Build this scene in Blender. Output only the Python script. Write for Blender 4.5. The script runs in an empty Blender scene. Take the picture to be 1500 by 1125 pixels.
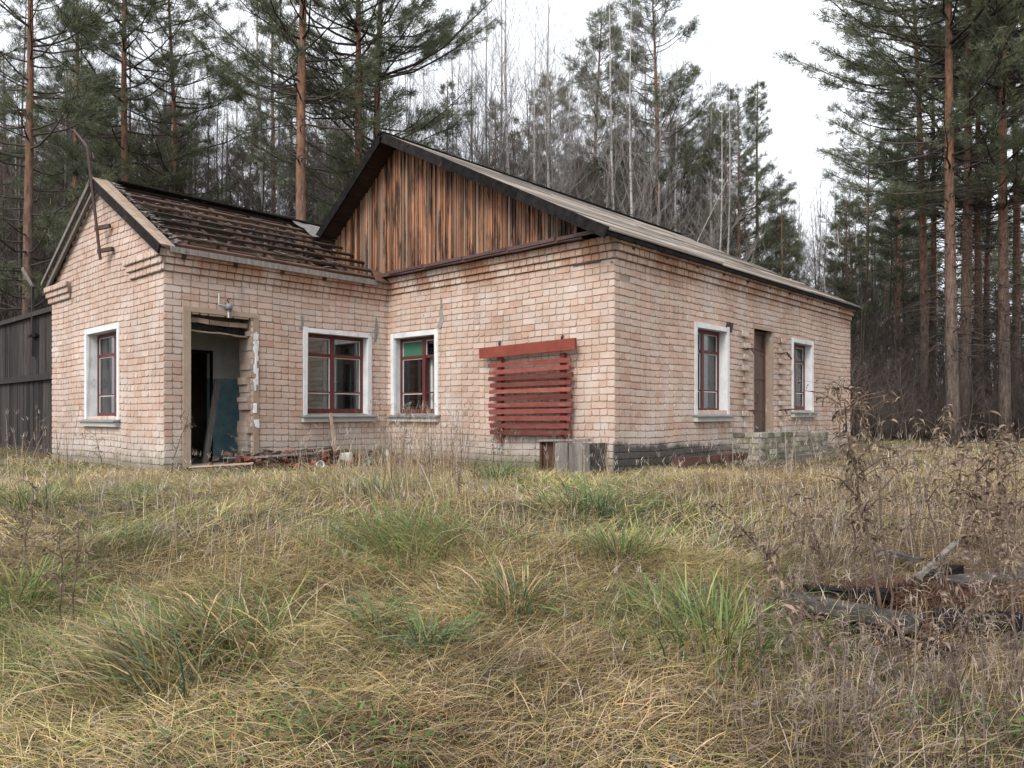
import bpy, math, random
import numpy as np
from mathutils import Vector, Matrix
R = math.radians
random.seed(7); rng = np.random.default_rng(7)
scene = bpy.context.scene
C = scene.collection

# ------------------------------------------------------------ camera
YAW = R(42.4); FPX = 1105.0; HOR = 607.0
CAM = np.array([5.913, -8.549, 0.72])
AX = np.array([-math.sin(YAW), math.cos(YAW)]); RT = np.array([math.cos(YAW), math.sin(YAW)])
cd = bpy.data.cameras.new('camera'); cam = bpy.data.objects.new('camera', cd); C.objects.link(cam)
cd.sensor_width = 36; cd.lens = 36 * FPX / 1500; cd.shift_y = (HOR - 562.5) / 1500
cd.clip_end = 2000; cd.clip_start = 0.05
cam.location = CAM; cam.rotation_euler = (R(90), 0, YAW)
scene.camera = cam

# ------------------------------------------------------------ sky, sun, exposure
SUN_EL, SUN_AZ = R(44), R(164)      # azimuth of the sun, clockwise from +Y
w = bpy.data.worlds.new('World'); scene.world = w; w.use_nodes = True
nt = w.node_tree; nt.nodes.clear()
out = nt.nodes.new('ShaderNodeOutputWorld'); bg = nt.nodes.new('ShaderNodeBackground')
sky = nt.nodes.new('ShaderNodeTexSky'); sky.sky_type = 'NISHITA'; sky.sun_disc = False
sky.sun_elevation = SUN_EL; sky.sun_rotation = SUN_AZ; sky.air_density = 1.0; sky.dust_density = 3.0
hs = nt.nodes.new('ShaderNodeHueSaturation'); hs.inputs['Saturation'].default_value = 0.22
mx = nt.nodes.new('ShaderNodeMix'); mx.data_type = 'RGBA'; mx.inputs[0].default_value = 0.72
ns = nt.nodes.new('ShaderNodeTexNoise'); ns.inputs['Scale'].default_value = 2.2; ns.inputs['Detail'].default_value = 5
cr = nt.nodes.new('ShaderNodeValToRGB')
cr.color_ramp.elements[0].position = .3; cr.color_ramp.elements[0].color = (9.0, 9.6, 10.6, 1)
cr.color_ramp.elements[1].position = .7; cr.color_ramp.elements[1].color = (11.5, 11.8, 12.2, 1)
nt.links.new(sky.outputs[0], hs.inputs['Color']); nt.links.new(hs.outputs[0], mx.inputs[6])
nt.links.new(ns.outputs[0], cr.inputs[0]); nt.links.new(cr.outputs[0], mx.inputs[7])
nt.links.new(mx.outputs[2], bg.inputs[0]); bg.inputs[1].default_value = 0.098
nt.links.new(bg.outputs[0], out.inputs[0])
sd = bpy.data.lights.new('sun', 'SUN'); sd.energy = 1.5; sd.angle = R(25); sd.color = (1, .95, .88)
sun = bpy.data.objects.new('sun', sd); C.objects.link(sun)
sv = Vector((math.sin(SUN_AZ) * math.cos(SUN_EL), math.cos(SUN_AZ) * math.cos(SUN_EL), math.sin(SUN_EL)))
sun.rotation_euler = sv.to_track_quat('Z', 'Y').to_euler()
scene.view_settings.view_transform = 'Standard'; scene.view_settings.look = 'None'
scene.view_settings.exposure = 0.82; scene.view_settings.gamma = 1
scene.cycles.max_bounces = 5; scene.cycles.diffuse_bounces = 2; scene.cycles.transparent_max_bounces = 12

# ------------------------------------------------------------ helpers
def tag(o, label=None, cat=None, group=None, kind=None):
    if label: o['label'] = label
    if cat: o['category'] = cat
    if group: o['group'] = group
    if kind: o['kind'] = kind
    return o
def empty(name, loc=(0, 0, 0), rz=0, parent=None):
    o = bpy.data.objects.new(name, None); C.objects.link(o); o.location = loc; o.rotation_euler = (0, 0, rz)
    o.empty_display_size = .2
    if parent: o.parent = parent
    return o
def link(name, me, parent=None):
    o = bpy.data.objects.new(name, me); C.objects.link(o)
    if parent: o.parent = parent
    return o
class MB:
    def __init__(s): s.v = []; s.f = []; s.m = []
    def add(s, vs, fs, mi=0):
        n = len(s.v); s.v += [tuple(p) for p in vs]; s.f += [tuple(i + n for i in f) for f in fs]; s.m += [mi] * len(fs); return s
    def box(s, a, b, mi=0):
        x0, y0, z0 = a; x1, y1, z1 = b
        vs = [(x0, y0, z0), (x1, y0, z0), (x1, y1, z0), (x0, y1, z0), (x0, y0, z1), (x1, y0, z1), (x1, y1, z1), (x0, y1, z1)]
        return s.add(vs, [(3, 2, 1, 0), (4, 5, 6, 7), (0, 1, 5, 4), (1, 2, 6, 5), (2, 3, 7, 6), (3, 0, 4, 7)], mi)
    def bar(s, p0, p1, wd, th, up=(0, 0, 1), jit=0, mi=0):
        p0 = Vector(p0); p1 = Vector(p1); d = (p1 - p0).normalized(); up = Vector(up)
        sd_ = d.cross(up).normalized() * wd / 2; u = sd_.cross(d).normalized() * th / 2
        j = lambda: Vector((random.uniform(-jit, jit), random.uniform(-jit, jit), random.uniform(-jit, jit)))
        vs = [p0 - sd_ - u + j(), p0 + sd_ - u + j(), p0 + sd_ + u + j(), p0 - sd_ + u + j(),
              p1 - sd_ - u + j(), p1 + sd_ - u + j(), p1 + sd_ + u + j(), p1 - sd_ + u + j()]
        return s.add(vs, [(0, 1, 2, 3), (7, 6, 5, 4), (0, 4, 5, 1), (1, 5, 6, 2), (2, 6, 7, 3), (3, 7, 4, 0)], mi)
    def tube(s, pts, rad, n=6, mi=0, cap=True):
        pts = [Vector(p) for p in pts]; base = len(s.v); prev = None
        for i, p in enumerate(pts):
            d = (pts[min(i + 1, len(pts) - 1)] - pts[max(i - 1, 0)])
            d = d.normalized() if d.length > 1e-9 else Vector((0, 0, 1))
            if prev is None:
                a = d.orthogonal().normalized()
            else:
                a = (prev - d * prev.dot(d)); a = a.normalized() if a.length > 1e-6 else d.orthogonal().normalized()
            prev = a; b = d.cross(a); r = rad[i] if hasattr(rad, '__len__') else rad
            for k in range(n):
                t = 2 * math.pi * k / n; s.v.append(tuple(p + a * math.cos(t) * r + b * math.sin(t) * r))
        for i in range(len(pts) - 1):
            for k in range(n):
                a0 = base + i * n + k; a1 = base + i * n + (k + 1) % n
                s.f.append((a0, a1, a1 + n, a0 + n)); s.m.append(mi)
        if cap:
            s.f.append(tuple(base + k for k in range(n))[::-1]); s.m.append(mi)
            l = base + (len(pts) - 1) * n; s.f.append(tuple(l + k for k in range(n))); s.m.append(mi)
        return s
    def lathe(s, c, prof, n=16, mi=0):
        base = len(s.v)
        for r, z in prof:
            for k in range(n):
                t = 2 * math.pi * k / n; s.v.append((c[0] + r * math.cos(t), c[1] + r * math.sin(t), c[2] + z))
        for i in range(len(prof) - 1):
            for k in range(n):
                a0 = base + i * n + k; a1 = base + i * n + (k + 1) % n
                s.f.append((a0, a1, a1 + n, a0 + n)); s.m.append(mi)
        return s
    def mesh(s, name, mats, smooth=False):
        me = bpy.data.meshes.new(name); me.from_pydata(s.v, [], s.f)
        for m in (mats if isinstance(mats, (list, tuple)) else [mats]): me.materials.append(m)
        if any(s.m): me.polygons.foreach_set('material_index', s.m)
        if smooth: me.polygons.foreach_set('use_smooth', [True] * len(s.f))
        me.update(); return me
    def build(s, name, mats, parent=None, smooth=False):
        return link(name, s.mesh(name, mats, smooth), parent)
def np_mesh(name, V, T, mat_, col=None, smooth=False):
    me = bpy.data.meshes.new(name); V = np.ascontiguousarray(V, np.float32); T = np.ascontiguousarray(T, np.int32)
    me.vertices.add(len(V)); me.vertices.foreach_set('co', V.ravel())
    me.loops.add(T.size); me.loops.foreach_set('vertex_index', T.ravel())
    me.polygons.add(len(T)); me.polygons.foreach_set('loop_start', np.arange(0, T.size, 3, dtype=np.int32))
    me.update(calc_edges=True)
    if col is not None:
        a = me.color_attributes.new('col', 'FLOAT_COLOR', 'POINT')
        c4 = np.ones((len(V), 4), np.float32); c4[:, :3] = col; a.data.foreach_set('color', c4.ravel())
    if smooth: me.polygons.foreach_set('use_smooth', np.ones(len(T), bool))
    me.materials.append(mat_); return me

def hash2(ix, iy, seed):
    h = (ix.astype(np.int64) * 374761393 + iy.astype(np.int64) * 668265263 + seed * 1442695041) & 0x7fffffff
    h = ((h ^ (h >> 13)) * 1274126177) & 0x7fffffff
    return ((h ^ (h >> 16)) & 0xffff) / 65535.0
def vnoise(x, y, sc, seed=0):
    x = np.asarray(x, float) * sc; y = np.asarray(y, float) * sc
    ix = np.floor(x); iy = np.floor(y); fx = x - ix; fy = y - iy; fx = fx * fx * (3 - 2 * fx); fy = fy * fy * (3 - 2 * fy)
    a = hash2(ix, iy, seed); b = hash2(ix + 1, iy, seed); c = hash2(ix, iy + 1, seed); d = hash2(ix + 1, iy + 1, seed)
    return (a + (b - a) * fx) * (1 - fy) + (c + (d - c) * fx) * fy

def ground(x, y):
    x = np.asarray(x, float); y = np.asarray(y, float)
    s = (x - CAM[0]) * AX[0] + (y - CAM[1]) * AX[1]
    t = np.clip(s / 8.5, 0, 1); t = t * t * (3 - 2 * t)
    z = -0.72 + 0.62 * t
    dx = np.maximum(np.maximum(-9.8 - x, x), 0); dy = np.maximum(np.maximum(-4.0 - y, y - 9.4), 0)
    near = np.clip(np.hypot(dx, dy) / 1.6, 0, 1)
    z = z + near * ((vnoise(x, y, .9, 1) - .5) * .16 + (vnoise(x, y, 2.3, 2) - .5) * .09)
    return z
def hdist(x, y):
    a = np.hypot(np.maximum(np.maximum(-9.8 - x, x), 0), np.maximum(np.maximum(-y, y - 9.4), 0))
    b = np.hypot(np.maximum(np.maximum(-9.8 - x, x + 4.93), 0), np.maximum(np.maximum(-4.0 - y, y), 0))
    return np.minimum(a, b)
def hk(x, y):
    '''grass is trodden short close to the house'''
    return np.clip(.14 + .86 * (hdist(np.asarray(x, float), np.asarray(y, float)) - .4) / 3.2, .14, 1)
def ray(px): return AX + (px - 750) / FPX * RT
def atd(px, depth, z=None):
    r = ray(px); p = CAM[:2] + depth * r
    return Vector((p[0], p[1], float(ground(p[0], p[1])) if z is None else z))
def gnd(px, py):
    r = ray(px); d = 3.0
    for t in np.arange(1.6, 40, .04):
        p = CAM[:2] + t * r
        if CAM[2] + (HOR - py) / FPX * t <= float(ground(p[0], p[1])): d = t; break
        d = t
    return atd(px, d), d

# ------------------------------------------------------------ materials
def new_mat(name):
    m = bpy.data.materials.new(name); m.use_nodes = True; n = m.node_tree.nodes; b = n['Principled BSDF']
    return m, m.node_tree, n, b
def N(nt, typ, **kw):
    n = nt.nodes.new(typ)
    for k, v in kw.items():
        if k in n.inputs: n.inputs[k].default_value = v
        else: setattr(n, k, v)
    return n
def ramp(nt, src, stops):
    r = N(nt, 'ShaderNodeValToRGB'); e = r.color_ramp.elements
    while len(e) < len(stops): e.new(.5)
    for i, (p, c) in enumerate(stops): e[i].position = p; e[i].color = (*c, 1) if len(c) == 3 else c
    nt.links.new(src, r.inputs[0]); return r.outputs[0]
def mixc(nt, fac, a, b, mode='MIX'):
    m = N(nt, 'ShaderNodeMix', data_type='RGBA', blend_type=mode)
    for sock, v in ((m.inputs[0], fac), (m.inputs[6], a), (m.inputs[7], b)):
        if isinstance(v, (int, float)): sock.default_value = v
        elif isinstance(v, tuple): sock.default_value = (*v, 1)
        else: nt.links.new(v, sock)
    return m.outputs[2]
def mth(nt, op, a, b=None, clamp=False):
    m = N(nt, 'ShaderNodeMath', operation=op); m.use_clamp = clamp
    for i, v in enumerate((a, b)):
        if v is None: continue
        if isinstance(v, (int, float)): m.inputs[i].default_value = v
        else: nt.links.new(v, m.inputs[i])
    return m.outputs[0]
def mapr(nt, v, a, b, c=0., d=1.):
    m = N(nt, 'ShaderNodeMapRange'); nt.links.new(v, m.inputs[0])
    for i, x in enumerate((a, b, c, d)): m.inputs[i + 1].default_value = x
    return m.outputs[0]
def rnd(nt):
    g = N(nt, 'ShaderNodeNewGeometry'); o = N(nt, 'ShaderNodeObjectInfo')
    return mth(nt, 'FRACT', mth(nt, 'ADD', g.outputs['Random Per Island'], o.outputs['Random']))
def noise(nt, vec, scale, detail=4, rough=.6, stretch=None):
    if stretch:
        mp = N(nt, 'ShaderNodeMapping'); mp.inputs['Scale'].default_value = stretch; nt.links.new(vec, mp.inputs[0]); vec = mp.outputs[0]
    n = N(nt, 'ShaderNodeTexNoise', Scale=scale, Detail=detail, Roughness=rough); nt.links.new(vec, n.inputs['Vector'])
    return n.outputs[0]
def bump(nt, b, h, dist=.01, strength=.6):
    n = N(nt, 'ShaderNodeBump', Strength=strength, Distance=dist); nt.links.new(h, n.inputs['Height']); nt.links.new(n.outputs[0], b.inputs['Normal'])

def mottle(name, c1, c2, scale=6, rough=.85, var=.35, stretch=None, bd=.004, space='pos', stain=None, spec=.25):
    """two colours mixed by noise, a random value for each piece, fine relief"""
    m, nt, n, b = new_mat(name)
    if space == 'pos': vec = N(nt, 'ShaderNodeNewGeometry').outputs['Position']
    else: vec = N(nt, 'ShaderNodeTexCoord').outputs['Object']
    f = noise(nt, vec, scale, 6, .65, stretch)
    col = ramp(nt, f, [(.3, c1), (.7, c2)])
    if stain:
        sc, thr, sc_col, st = stain
        f2 = noise(nt, vec, sc, 5, .7, st); col = mixc(nt, mapr(nt, f2, thr, thr + .12), col, sc_col)
    k = mapr(nt, rnd(nt), 0, 1, 1 - var, 1 + var * .6)
    col = mixc(nt, 1.0, col, k, 'MULTIPLY')
    nt.links.new(col, b.inputs['Base Color']); b.inputs['Roughness'].default_value = rough
    b.inputs['Specular IOR Level'].default_value = spec
    fh = noise(nt, vec, scale * 6, 4, .6, stretch); bump(nt, b, fh, bd)
    return m

def brick_mat(name, mortar=False):
    m, nt, n, b = new_mat(name)
    g = N(nt, 'ShaderNodeNewGeometry'); pos = g.outputs['Position']
    sep = N(nt, 'ShaderNodeSeparateXYZ'); nt.links.new(pos, sep.inputs[0]); x, y, z = sep.outputs
    big = noise(nt, pos, .9, 4, .6); med = noise(nt, pos, 4.5, 5, .65); fine = noise(nt, pos, 45, 4, .7)
    if mortar:
        col = ramp(nt, med, [(.3, (.30, .225, .18)), (.7, (.44, .34, .28))])
    else:
        r_ = rnd(nt)
        col = ramp(nt, r_, [(0, (.50, .335, .26)), (.2, (.57, .41, .33)), (.6, (.60, .45, .368)), (.85, (.575, .45, .38)), (1, (.65, .53, .46))])
        col = mixc(nt, mapr(nt, med, .35, .75, 0, .35), col, (.50, .32, .23))
        col = mixc(nt, mapr(nt, fine, .55, .75, 0, .35), col, (.36, .26, .21))
    # pale bloom, stronger low on the walls
    wf = mth(nt, 'MULTIPLY', mapr(nt, noise(nt, pos, 1.7, 5, .7), .47, .66), mapr(nt, z, .2, 1.1, .85, .6))
    col = mixc(nt, wf, col, (.62, .55, .51) if not mortar else (.46, .41, .37))
    lowf = mth(nt, 'MULTIPLY', mapr(nt, mth(nt, 'ADD', z, mapr(nt, med, 0, 1, -.15, .15)), .25, .48, 1, 0), .6)
    col = mixc(nt, lowf, col, (.50, .46, .42) if not mortar else (.30, .28, .25))
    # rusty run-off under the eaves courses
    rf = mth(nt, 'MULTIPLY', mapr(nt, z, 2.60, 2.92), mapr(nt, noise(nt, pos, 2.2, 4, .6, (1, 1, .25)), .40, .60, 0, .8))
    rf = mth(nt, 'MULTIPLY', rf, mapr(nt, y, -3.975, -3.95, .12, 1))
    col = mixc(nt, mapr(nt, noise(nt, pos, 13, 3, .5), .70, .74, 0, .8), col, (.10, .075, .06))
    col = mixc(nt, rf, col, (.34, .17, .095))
    # smoke-black streaks
    gr = mapr(nt, noise(nt, pos, .55, 5, .7, (1, 1, .7)), .35, .65, .78, 1.06)
    col = mixc(nt, 1.0, col, gr, 'MULTIPLY')
    kf = mapr(nt, noise(nt, pos, 2.1, 6, .75, (1, 1, .3)), .60, .76, 0, .5)
    col = mixc(nt, kf, col, (.17, .135, .115))
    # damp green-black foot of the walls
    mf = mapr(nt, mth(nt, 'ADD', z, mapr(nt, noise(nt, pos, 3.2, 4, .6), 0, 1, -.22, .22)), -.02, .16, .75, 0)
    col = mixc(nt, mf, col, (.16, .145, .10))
    # tarred plinth of the side wall, running out along it
    tz = mth(nt, 'ADD', mth(nt, 'ADD', z, mth(nt, 'MULTIPLY', y, .03)), mapr(nt, med, 0, 1, -.14, .14))
    tf = mth(nt, 'MULTIPLY', mapr(nt, tz, .27, .35, .88, 0), mapr(nt, x, -.03, .0, 0, 1))
    tf = mth(nt, 'MULTIPLY', tf, mapr(nt, y, 2.6, 4.4, 1, .3))
    col = mixc(nt, tf, col, (.045, .042, .042))
    nt.links.new(col, b.inputs['Base Color']); b.inputs['Roughness'].default_value = .9
    b.inputs['Specular IOR Level'].default_value = .2
    bump(nt, b, mth(nt, 'ADD', fine, med), .005, .7)
    return m

M = {}
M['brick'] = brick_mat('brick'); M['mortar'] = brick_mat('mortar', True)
M['grey_brick'] = mottle('mossy_grey_brick', (.20, .19, .15), (.36, .34, .29), 5, .92, .5, stain=(4, .50, (.16, .17, .08), None))
M['white'] = mottle('white_paint', (.60, .61, .62), (.80, .80, .80), 5, .7, .06, stain=(5, .58, (.40, .355, .31), (1, 1, .45)))
M['plaster'] = mottle('brown_plaster', (.30, .23, .17), (.40, .31, .24), 4, .9, .1, stain=(7, .60, (.55, .53, .51), (1, 1, .6)))
M['cement'] = mottle('cement_patch', (.20, .19, .18), (.30, .28, .26), 9, .95, .15)
M['red_frame'] = mottle('dark_red_paint', (.085, .022, .02), (.13, .035, .03), 9, .55, .15, spec=.4)
M['red_slat'] = mottle('faded_red_paint', (.18, .043, .035), (.27, .082, .066), 7, .85, .45, stain=(9, .56, (.27, .15, .125), (.4, 1, 3)))
M['sill'] = mottle('grey_sheet_metal', (.16, .17, .18), (.26, .27, .28), 5, .5, .1, spec=.5)
M['inner_white'] = mottle('old_white_frame', (.55, .56, .54), (.68, .68, .66), 5, .6, .08)
M['reflection_sheet'] = mottle('pale_green_reflection', (.36, .42, .39), (.46, .52, .48), 3, .9, .05)  # tone of the panes' sky reflection, put into the sheet's colour
M['green'] = mottle('green_board', (.04, .13, .085), (.055, .165, .105), 4, .7, .05)
M['tan_board'] = mottle('tan_board', (.42, .27, .16), (.50, .33, .21), 4, .8, .05)
M['siding'] = mottle('weathered_pine_board', (.19, .084, .045), (.37, .19, .11), 3.2, .8, .65, (7, 7, .55), .006,
                     stain=(1.4, .47, (.04, .024, .019), (7, 7, .8)))
M['siding_grey'] = mottle('greyed_pine_board', (.17, .115, .085), (.31, .21, .15), 3.2, .85, .35, (7, 7, .5), .006,
                          stain=(1.6, .56, (.06, .045, .04), (6, 6, .3)))
M['char'] = mottle('black_weathered_board', (.007, .0065, .0065), (.026, .023, .022), 5, .9, .4, (2, 2, 2), .01, spec=.08, stain=(3, .62, (.06, .052, .047), None))
M['batten'] = mottle('dark_brown_batten', (.035, .022, .017), (.10, .058, .042), 4, .85, .6, (3, .4, 3), .005,
                     stain=(2.5, .62, (.20, .16, .14), (2, .5, 2)))
M['roofboard'] = mottle('silvered_roof_board', (.13, .105, .088), (.345, .295, .25), 2.4, .85, .75, (5, .35, 5), .008,
                        stain=(1.5, .54, (.085, .055, .042), (4, .3, 4)))
M['sandboard'] = mottle('sand_coloured_board', (.20, .145, .105), (.38, .29, .22), 4, .85, .25, (3, 1, 1), .006)
M['greyboard'] = mottle('grey_old_board', (.12, .105, .095), (.27, .245, .225), 4, .88, .4, (6, 6, .7), .008,
                        stain=(2, .62, (.05, .042, .04), (4, 4, .5)))
M['fence'] = mottle('dark_fence_board', (.014, .0125, .0125), (.058, .050, .047), 3.0, .9, .65, (7, 7, .6), .008,
                    stain=(1.7, .56, (.075, .046, .034), (5, 5, .4)))
M['charred'] = mottle('half_charred_board', (.03, .027, .026), (.12, .108, .10), 5, .9, .2, (2, 2, 2), .008, spec=.1)
M['rust'] = mottle('rusty_sheet', (.055, .028, .022), (.135, .062, .042), 6, .75, .3, spec=.3)
M['flash'] = mottle('brown_sheet_flashing', (.055, .027, .024), (.10, .052, .046), 5, .5, .3, spec=.4)
M['pipe'] = mottle('rusted_pipe', (.04, .022, .018), (.085, .045, .035), 12, .7, .2, spec=.4)
M['felt'] = mottle('grey_roof_felt', (.13, .12, .115), (.24, .225, .215), 7, .95, .2)
M['debris'] = mottle('pale_rubble', (.20, .18, .165), (.48, .45, .43), 14, .95, .6, bd=.03)
M['redbits'] = mottle('broken_red_brick', (.16, .05, .035), (.27, .10, .07), 9, .92, .5)
M['enamel'] = mottle('white_plastic', (.62, .63, .60), (.74, .75, .73), 5, .35, .05, spec=.5)
M['clay'] = mottle('grey_ceramic', (.42, .41, .37), (.52, .50, .46), 5, .6, .1)
M['black'] = mottle('black_scrap', (.02, .018, .017), (.05, .045, .042), 9, .7, .3)
M['floor'] = mottle('dusty_floor', (.09, .075, .06), (.17, .15, .125), 5, .95, .1)
M['door'] = mottle('brown_painted_door', (.085, .05, .04), (.13, .08, .062), 4, .6, .2, (4, 4, .6), spec=.35)
# two-tone room paint: blue dado under dingy white
m, nt, n, b = new_mat('room_paint')
g = N(nt, 'ShaderNodeNewGeometry'); sp = N(nt, 'ShaderNodeSeparateXYZ'); nt.links.new(g.outputs['Position'], sp.inputs[0])
fz = noise(nt, g.outputs['Position'], 5, 5, .7)
blue = ramp(nt, fz, [(.3, (.13, .25, .29)), (.62, (.24, .40, .44)), (.72, (.42, .44, .42))]); wht = ramp(nt, fz, [(.3, (.50, .49, .45)), (.7, (.68, .67, .63))])
nt.links.new(mixc(nt, mapr(nt, sp.outputs[2], 1.325, 1.335), blue, wht), b.inputs['Base Color']); b.inputs['Roughness'].default_value = .7
M['room'] = m
# window glass: thin, mirror-like at a slant
m, nt, n, b = new_mat('window_glass'); n.remove(b); o = n['Material Output']
tr = N(nt, 'ShaderNodeBsdfTransparent'); tr.inputs[0].default_value = (.82, .88, .86, 1); gl = N(nt, 'ShaderNodeBsdfGlossy', Roughness=.03)
lw = N(nt, 'ShaderNodeFresnel', IOR=1.55); ms = N(nt, 'ShaderNodeMixShader')
nt.links.new(mth(nt, 'MULTIPLY', lw.outputs[0], 1.6, True), ms.inputs[0]); nt.links.new(tr.outputs[0], ms.inputs[1]); nt.links.new(gl.outputs[0], ms.inputs[2])
nt.links.new(ms.outputs[0], o.inputs[0]); M['glass'] = m
# vegetation
def leafmat(name, trans=.25, rough=.7):
    m, nt, n, b = new_mat(name); a = N(nt, 'ShaderNodeVertexColor', layer_name='col')
    nt.links.new(a.outputs[0], b.inputs['Base Color']); b.inputs['Roughness'].default_value = rough; b.inputs['Specular IOR Level'].default_value = .2
    t = N(nt, 'ShaderNodeBsdfTranslucent'); nt.links.new(a.outputs[0], t.inputs[0])
    ms = N(nt, 'ShaderNodeMixShader'); ms.inputs[0].default_value = trans
    nt.links.new(b.outputs[0], ms.inputs[1]); nt.links.new(t.outputs[0], ms.inputs[2]); nt.links.new(ms.outputs[0], n['Material Output'].inputs[0])
    return m
M['blade'] = leafmat('grass_blade', .3); M['needle'] = leafmat('pine_needles', .2)
def pine_bark():
    m, nt, n, b = new_mat('pine_bark'); tc = N(nt, 'ShaderNodeTexCoord').outputs['Object']
    sp = N(nt, 'ShaderNodeSeparateXYZ'); nt.links.new(tc, sp.inputs[0])
    f = noise(nt, tc, 4, 7, .8, (4, 4, .9)); f2 = noise(nt, tc, 1.1, 3, .6)
    low = ramp(nt, f, [(.38, (.045, .032, .028)), (.62, (.19, .145, .12))]); hi = ramp(nt, f, [(.36, (.085, .042, .028)), (.5, (.23, .115, .07)), (.66, (.36, .20, .125))])
    k = mapr(nt, mth(nt, 'ADD', sp.outputs[2], mapr(nt, f2, 0, 1, -2, 2)), 2.5, 8.5)
    nt.links.new(mixc(nt, k, low, hi), b.inputs['Base Color']); b.inputs['Roughness'].default_value = .9; bump(nt, b, f, .04, .9); return m
M['pine_bark'] = pine_bark()
m, nt, n, b = new_mat('birch_bark'); tc = N(nt, 'ShaderNodeTexCoord').outputs['Object']
f = noise(nt, tc, 3, 5, .7, (1, 1, 6)); nt.links.new(ramp(nt, f, [(.36, (.06, .05, .045)), (.46, (.46, .44, .42)), (.8, (.60, .58, .56))]), b.inputs['Base Color'])
b.inputs['Roughness'].default_value = .8; M['birch_bark'] = m
M['twig'] = mottle('grey_brown_twig', (.085, .068, .06), (.16, .13, .115), 2, .9, .3, space='obj')
M['pale_twig'] = mottle('pale_birch_twig', (.20, .175, .165), (.32, .29, .28), 2, .9, .25, space='obj')
M['dark_twig'] = mottle('dark_twig', (.045, .036, .032), (.10, .08, .07), 2, .9, .3, space='obj')
M['weed_stem'] = mottle('dry_weed_stem', (.09, .06, .045), (.19, .135, .105), 12, .9, .2, space='obj')
M['dead_leaf'] = mottle('dead_leaf', (.12, .082, .06), (.28, .205, .15), 14, .85, .6, space='obj')
M['green_leaf'] = mottle('green_leaf', (.08, .15, .055), (.16, .24, .10), 14, .7, .3, space='obj')

# ------------------------------------------------------------ ground
m, nt, n, b = new_mat('straw_ground'); g = N(nt, 'ShaderNodeNewGeometry'); pos = g.outputs['Position']
f1 = noise(nt, pos, 1.1, 6, .65); f2 = noise(nt, pos, 16, 5, .7); f3 = noise(nt, pos, .35, 3, .5)
c = ramp(nt, f2, [(.28, (.022, .016, .010)), (.5, (.075, .053, .030)), (.72, (.17, .125, .068))])
c = mixc(nt, mapr(nt, f1, .5, .7, 0, .7), c, (.115, .115, .045)); c = mixc(nt, mapr(nt, f3, .5, .7, 0, .35), c, (.16, .085, .045))
nt.links.new(c, b.inputs['Base Color']); b.inputs['Roughness'].default_value = .95; bump(nt, b, f2, .05, 1)
M['ground'] = m
def axis_grid(lo, hi, step, far):
    core = np.arange(lo, hi + .001, step); k = np.array([1, 3, 7, 15, 31, 70, 150, 300, 600]) * 1.0
    k = k[k < far]; return np.concatenate([lo - k[::-1], core, hi + k])
gx = axis_grid(-16, 16, .2, 700); gy = axis_grid(-11, 22, .2, 700)
GX, GY = np.meshgrid(gx, gy); GZ = ground(GX, GY); nx, ny = len(gx), len(gy)
V = np.stack([GX.ravel(), GY.ravel(), GZ.ravel()], 1); I = np.arange(nx * ny).reshape(ny, nx)
a, b_, c_, d_ = I[:-1, :-1].ravel(), I[:-1, 1:].ravel(), I[1:, 1:].ravel(), I[1:, :-1].ravel()
T = np.concatenate([np.stack([a, b_, c_], 1), np.stack([a, c_, d_], 1)])
tag(link('ground', np_mesh('ground', V, T, M['ground'], smooth=True)), kind='structure')

# ------------------------------------------------------------ the house
house = empty('brick_house', (-4.9, 0, 0))
tag(house, 'abandoned pale brick house with boarded gable and gabled wing', 'house')
HO = Vector((-4.9, 0, 0))
inv = Matrix.Translation(-HO)
def part(mb, name, mats, parent=None, smooth=False):
    """a part of the house, given in world coordinates"""
    mb.v = [(v[0] + 4.9, v[1], v[2]) for v in mb.v]
    return mb.build(name, mats, parent or house, smooth)
CH = .0985; BH = .0885; Z0 = -.10
def brick_geo(w_, h, d=.011, cut=.015, seed=0):
    r = random.Random(seed); j = lambda a: r.uniform(-a, a)
    hw, hh = w_ / 2, h / 2; k = [cut * r.uniform(.5, 1.5) for _ in range(4)]
    o = [(-hw + k[0], -hh), (hw - k[1], -hh), (hw, -hh + k[1]), (hw, hh - k[2]), (hw - k[2], hh), (-hw + k[3], hh), (-hw, hh - k[3]), (-hw, -hh + k[0])]
    e = .003
    fr = [(x * (1 - e / hw) + j(.0025), z * (1 - e / hh) + j(.0025)) for x, z in o]
    tl = [j(.002) for _ in range(2)]
    vs = [(x, 0.004, z) for x, z in o] + [(x, -d + tl[0] * x / hw + tl[1] * z / hh, z) for x, z in fr]
    fs = [tuple(range(8, 16))] + [(i, (i + 1) % 8, 8 + (i + 1) % 8, 8 + i) for i in range(8)]
    return vs, fs     # local: x along wall, -y outward, z up
FULL = {}
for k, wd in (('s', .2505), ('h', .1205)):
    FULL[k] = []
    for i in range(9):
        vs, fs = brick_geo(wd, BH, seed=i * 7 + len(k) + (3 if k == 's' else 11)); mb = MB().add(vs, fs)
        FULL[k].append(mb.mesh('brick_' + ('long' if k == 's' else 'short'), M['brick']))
ALL = []     # every brick laid: (area on screen, kind, matrix, width, wall index)
WALLS = []
def frame(o, ang, proud=0):
    """matrix of a wall frame: local x along the wall, local -y outward"""
    return Matrix.Translation((o[0], o[1], 0)) @ Matrix.Rotation(ang, 4, 'Z')
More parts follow.
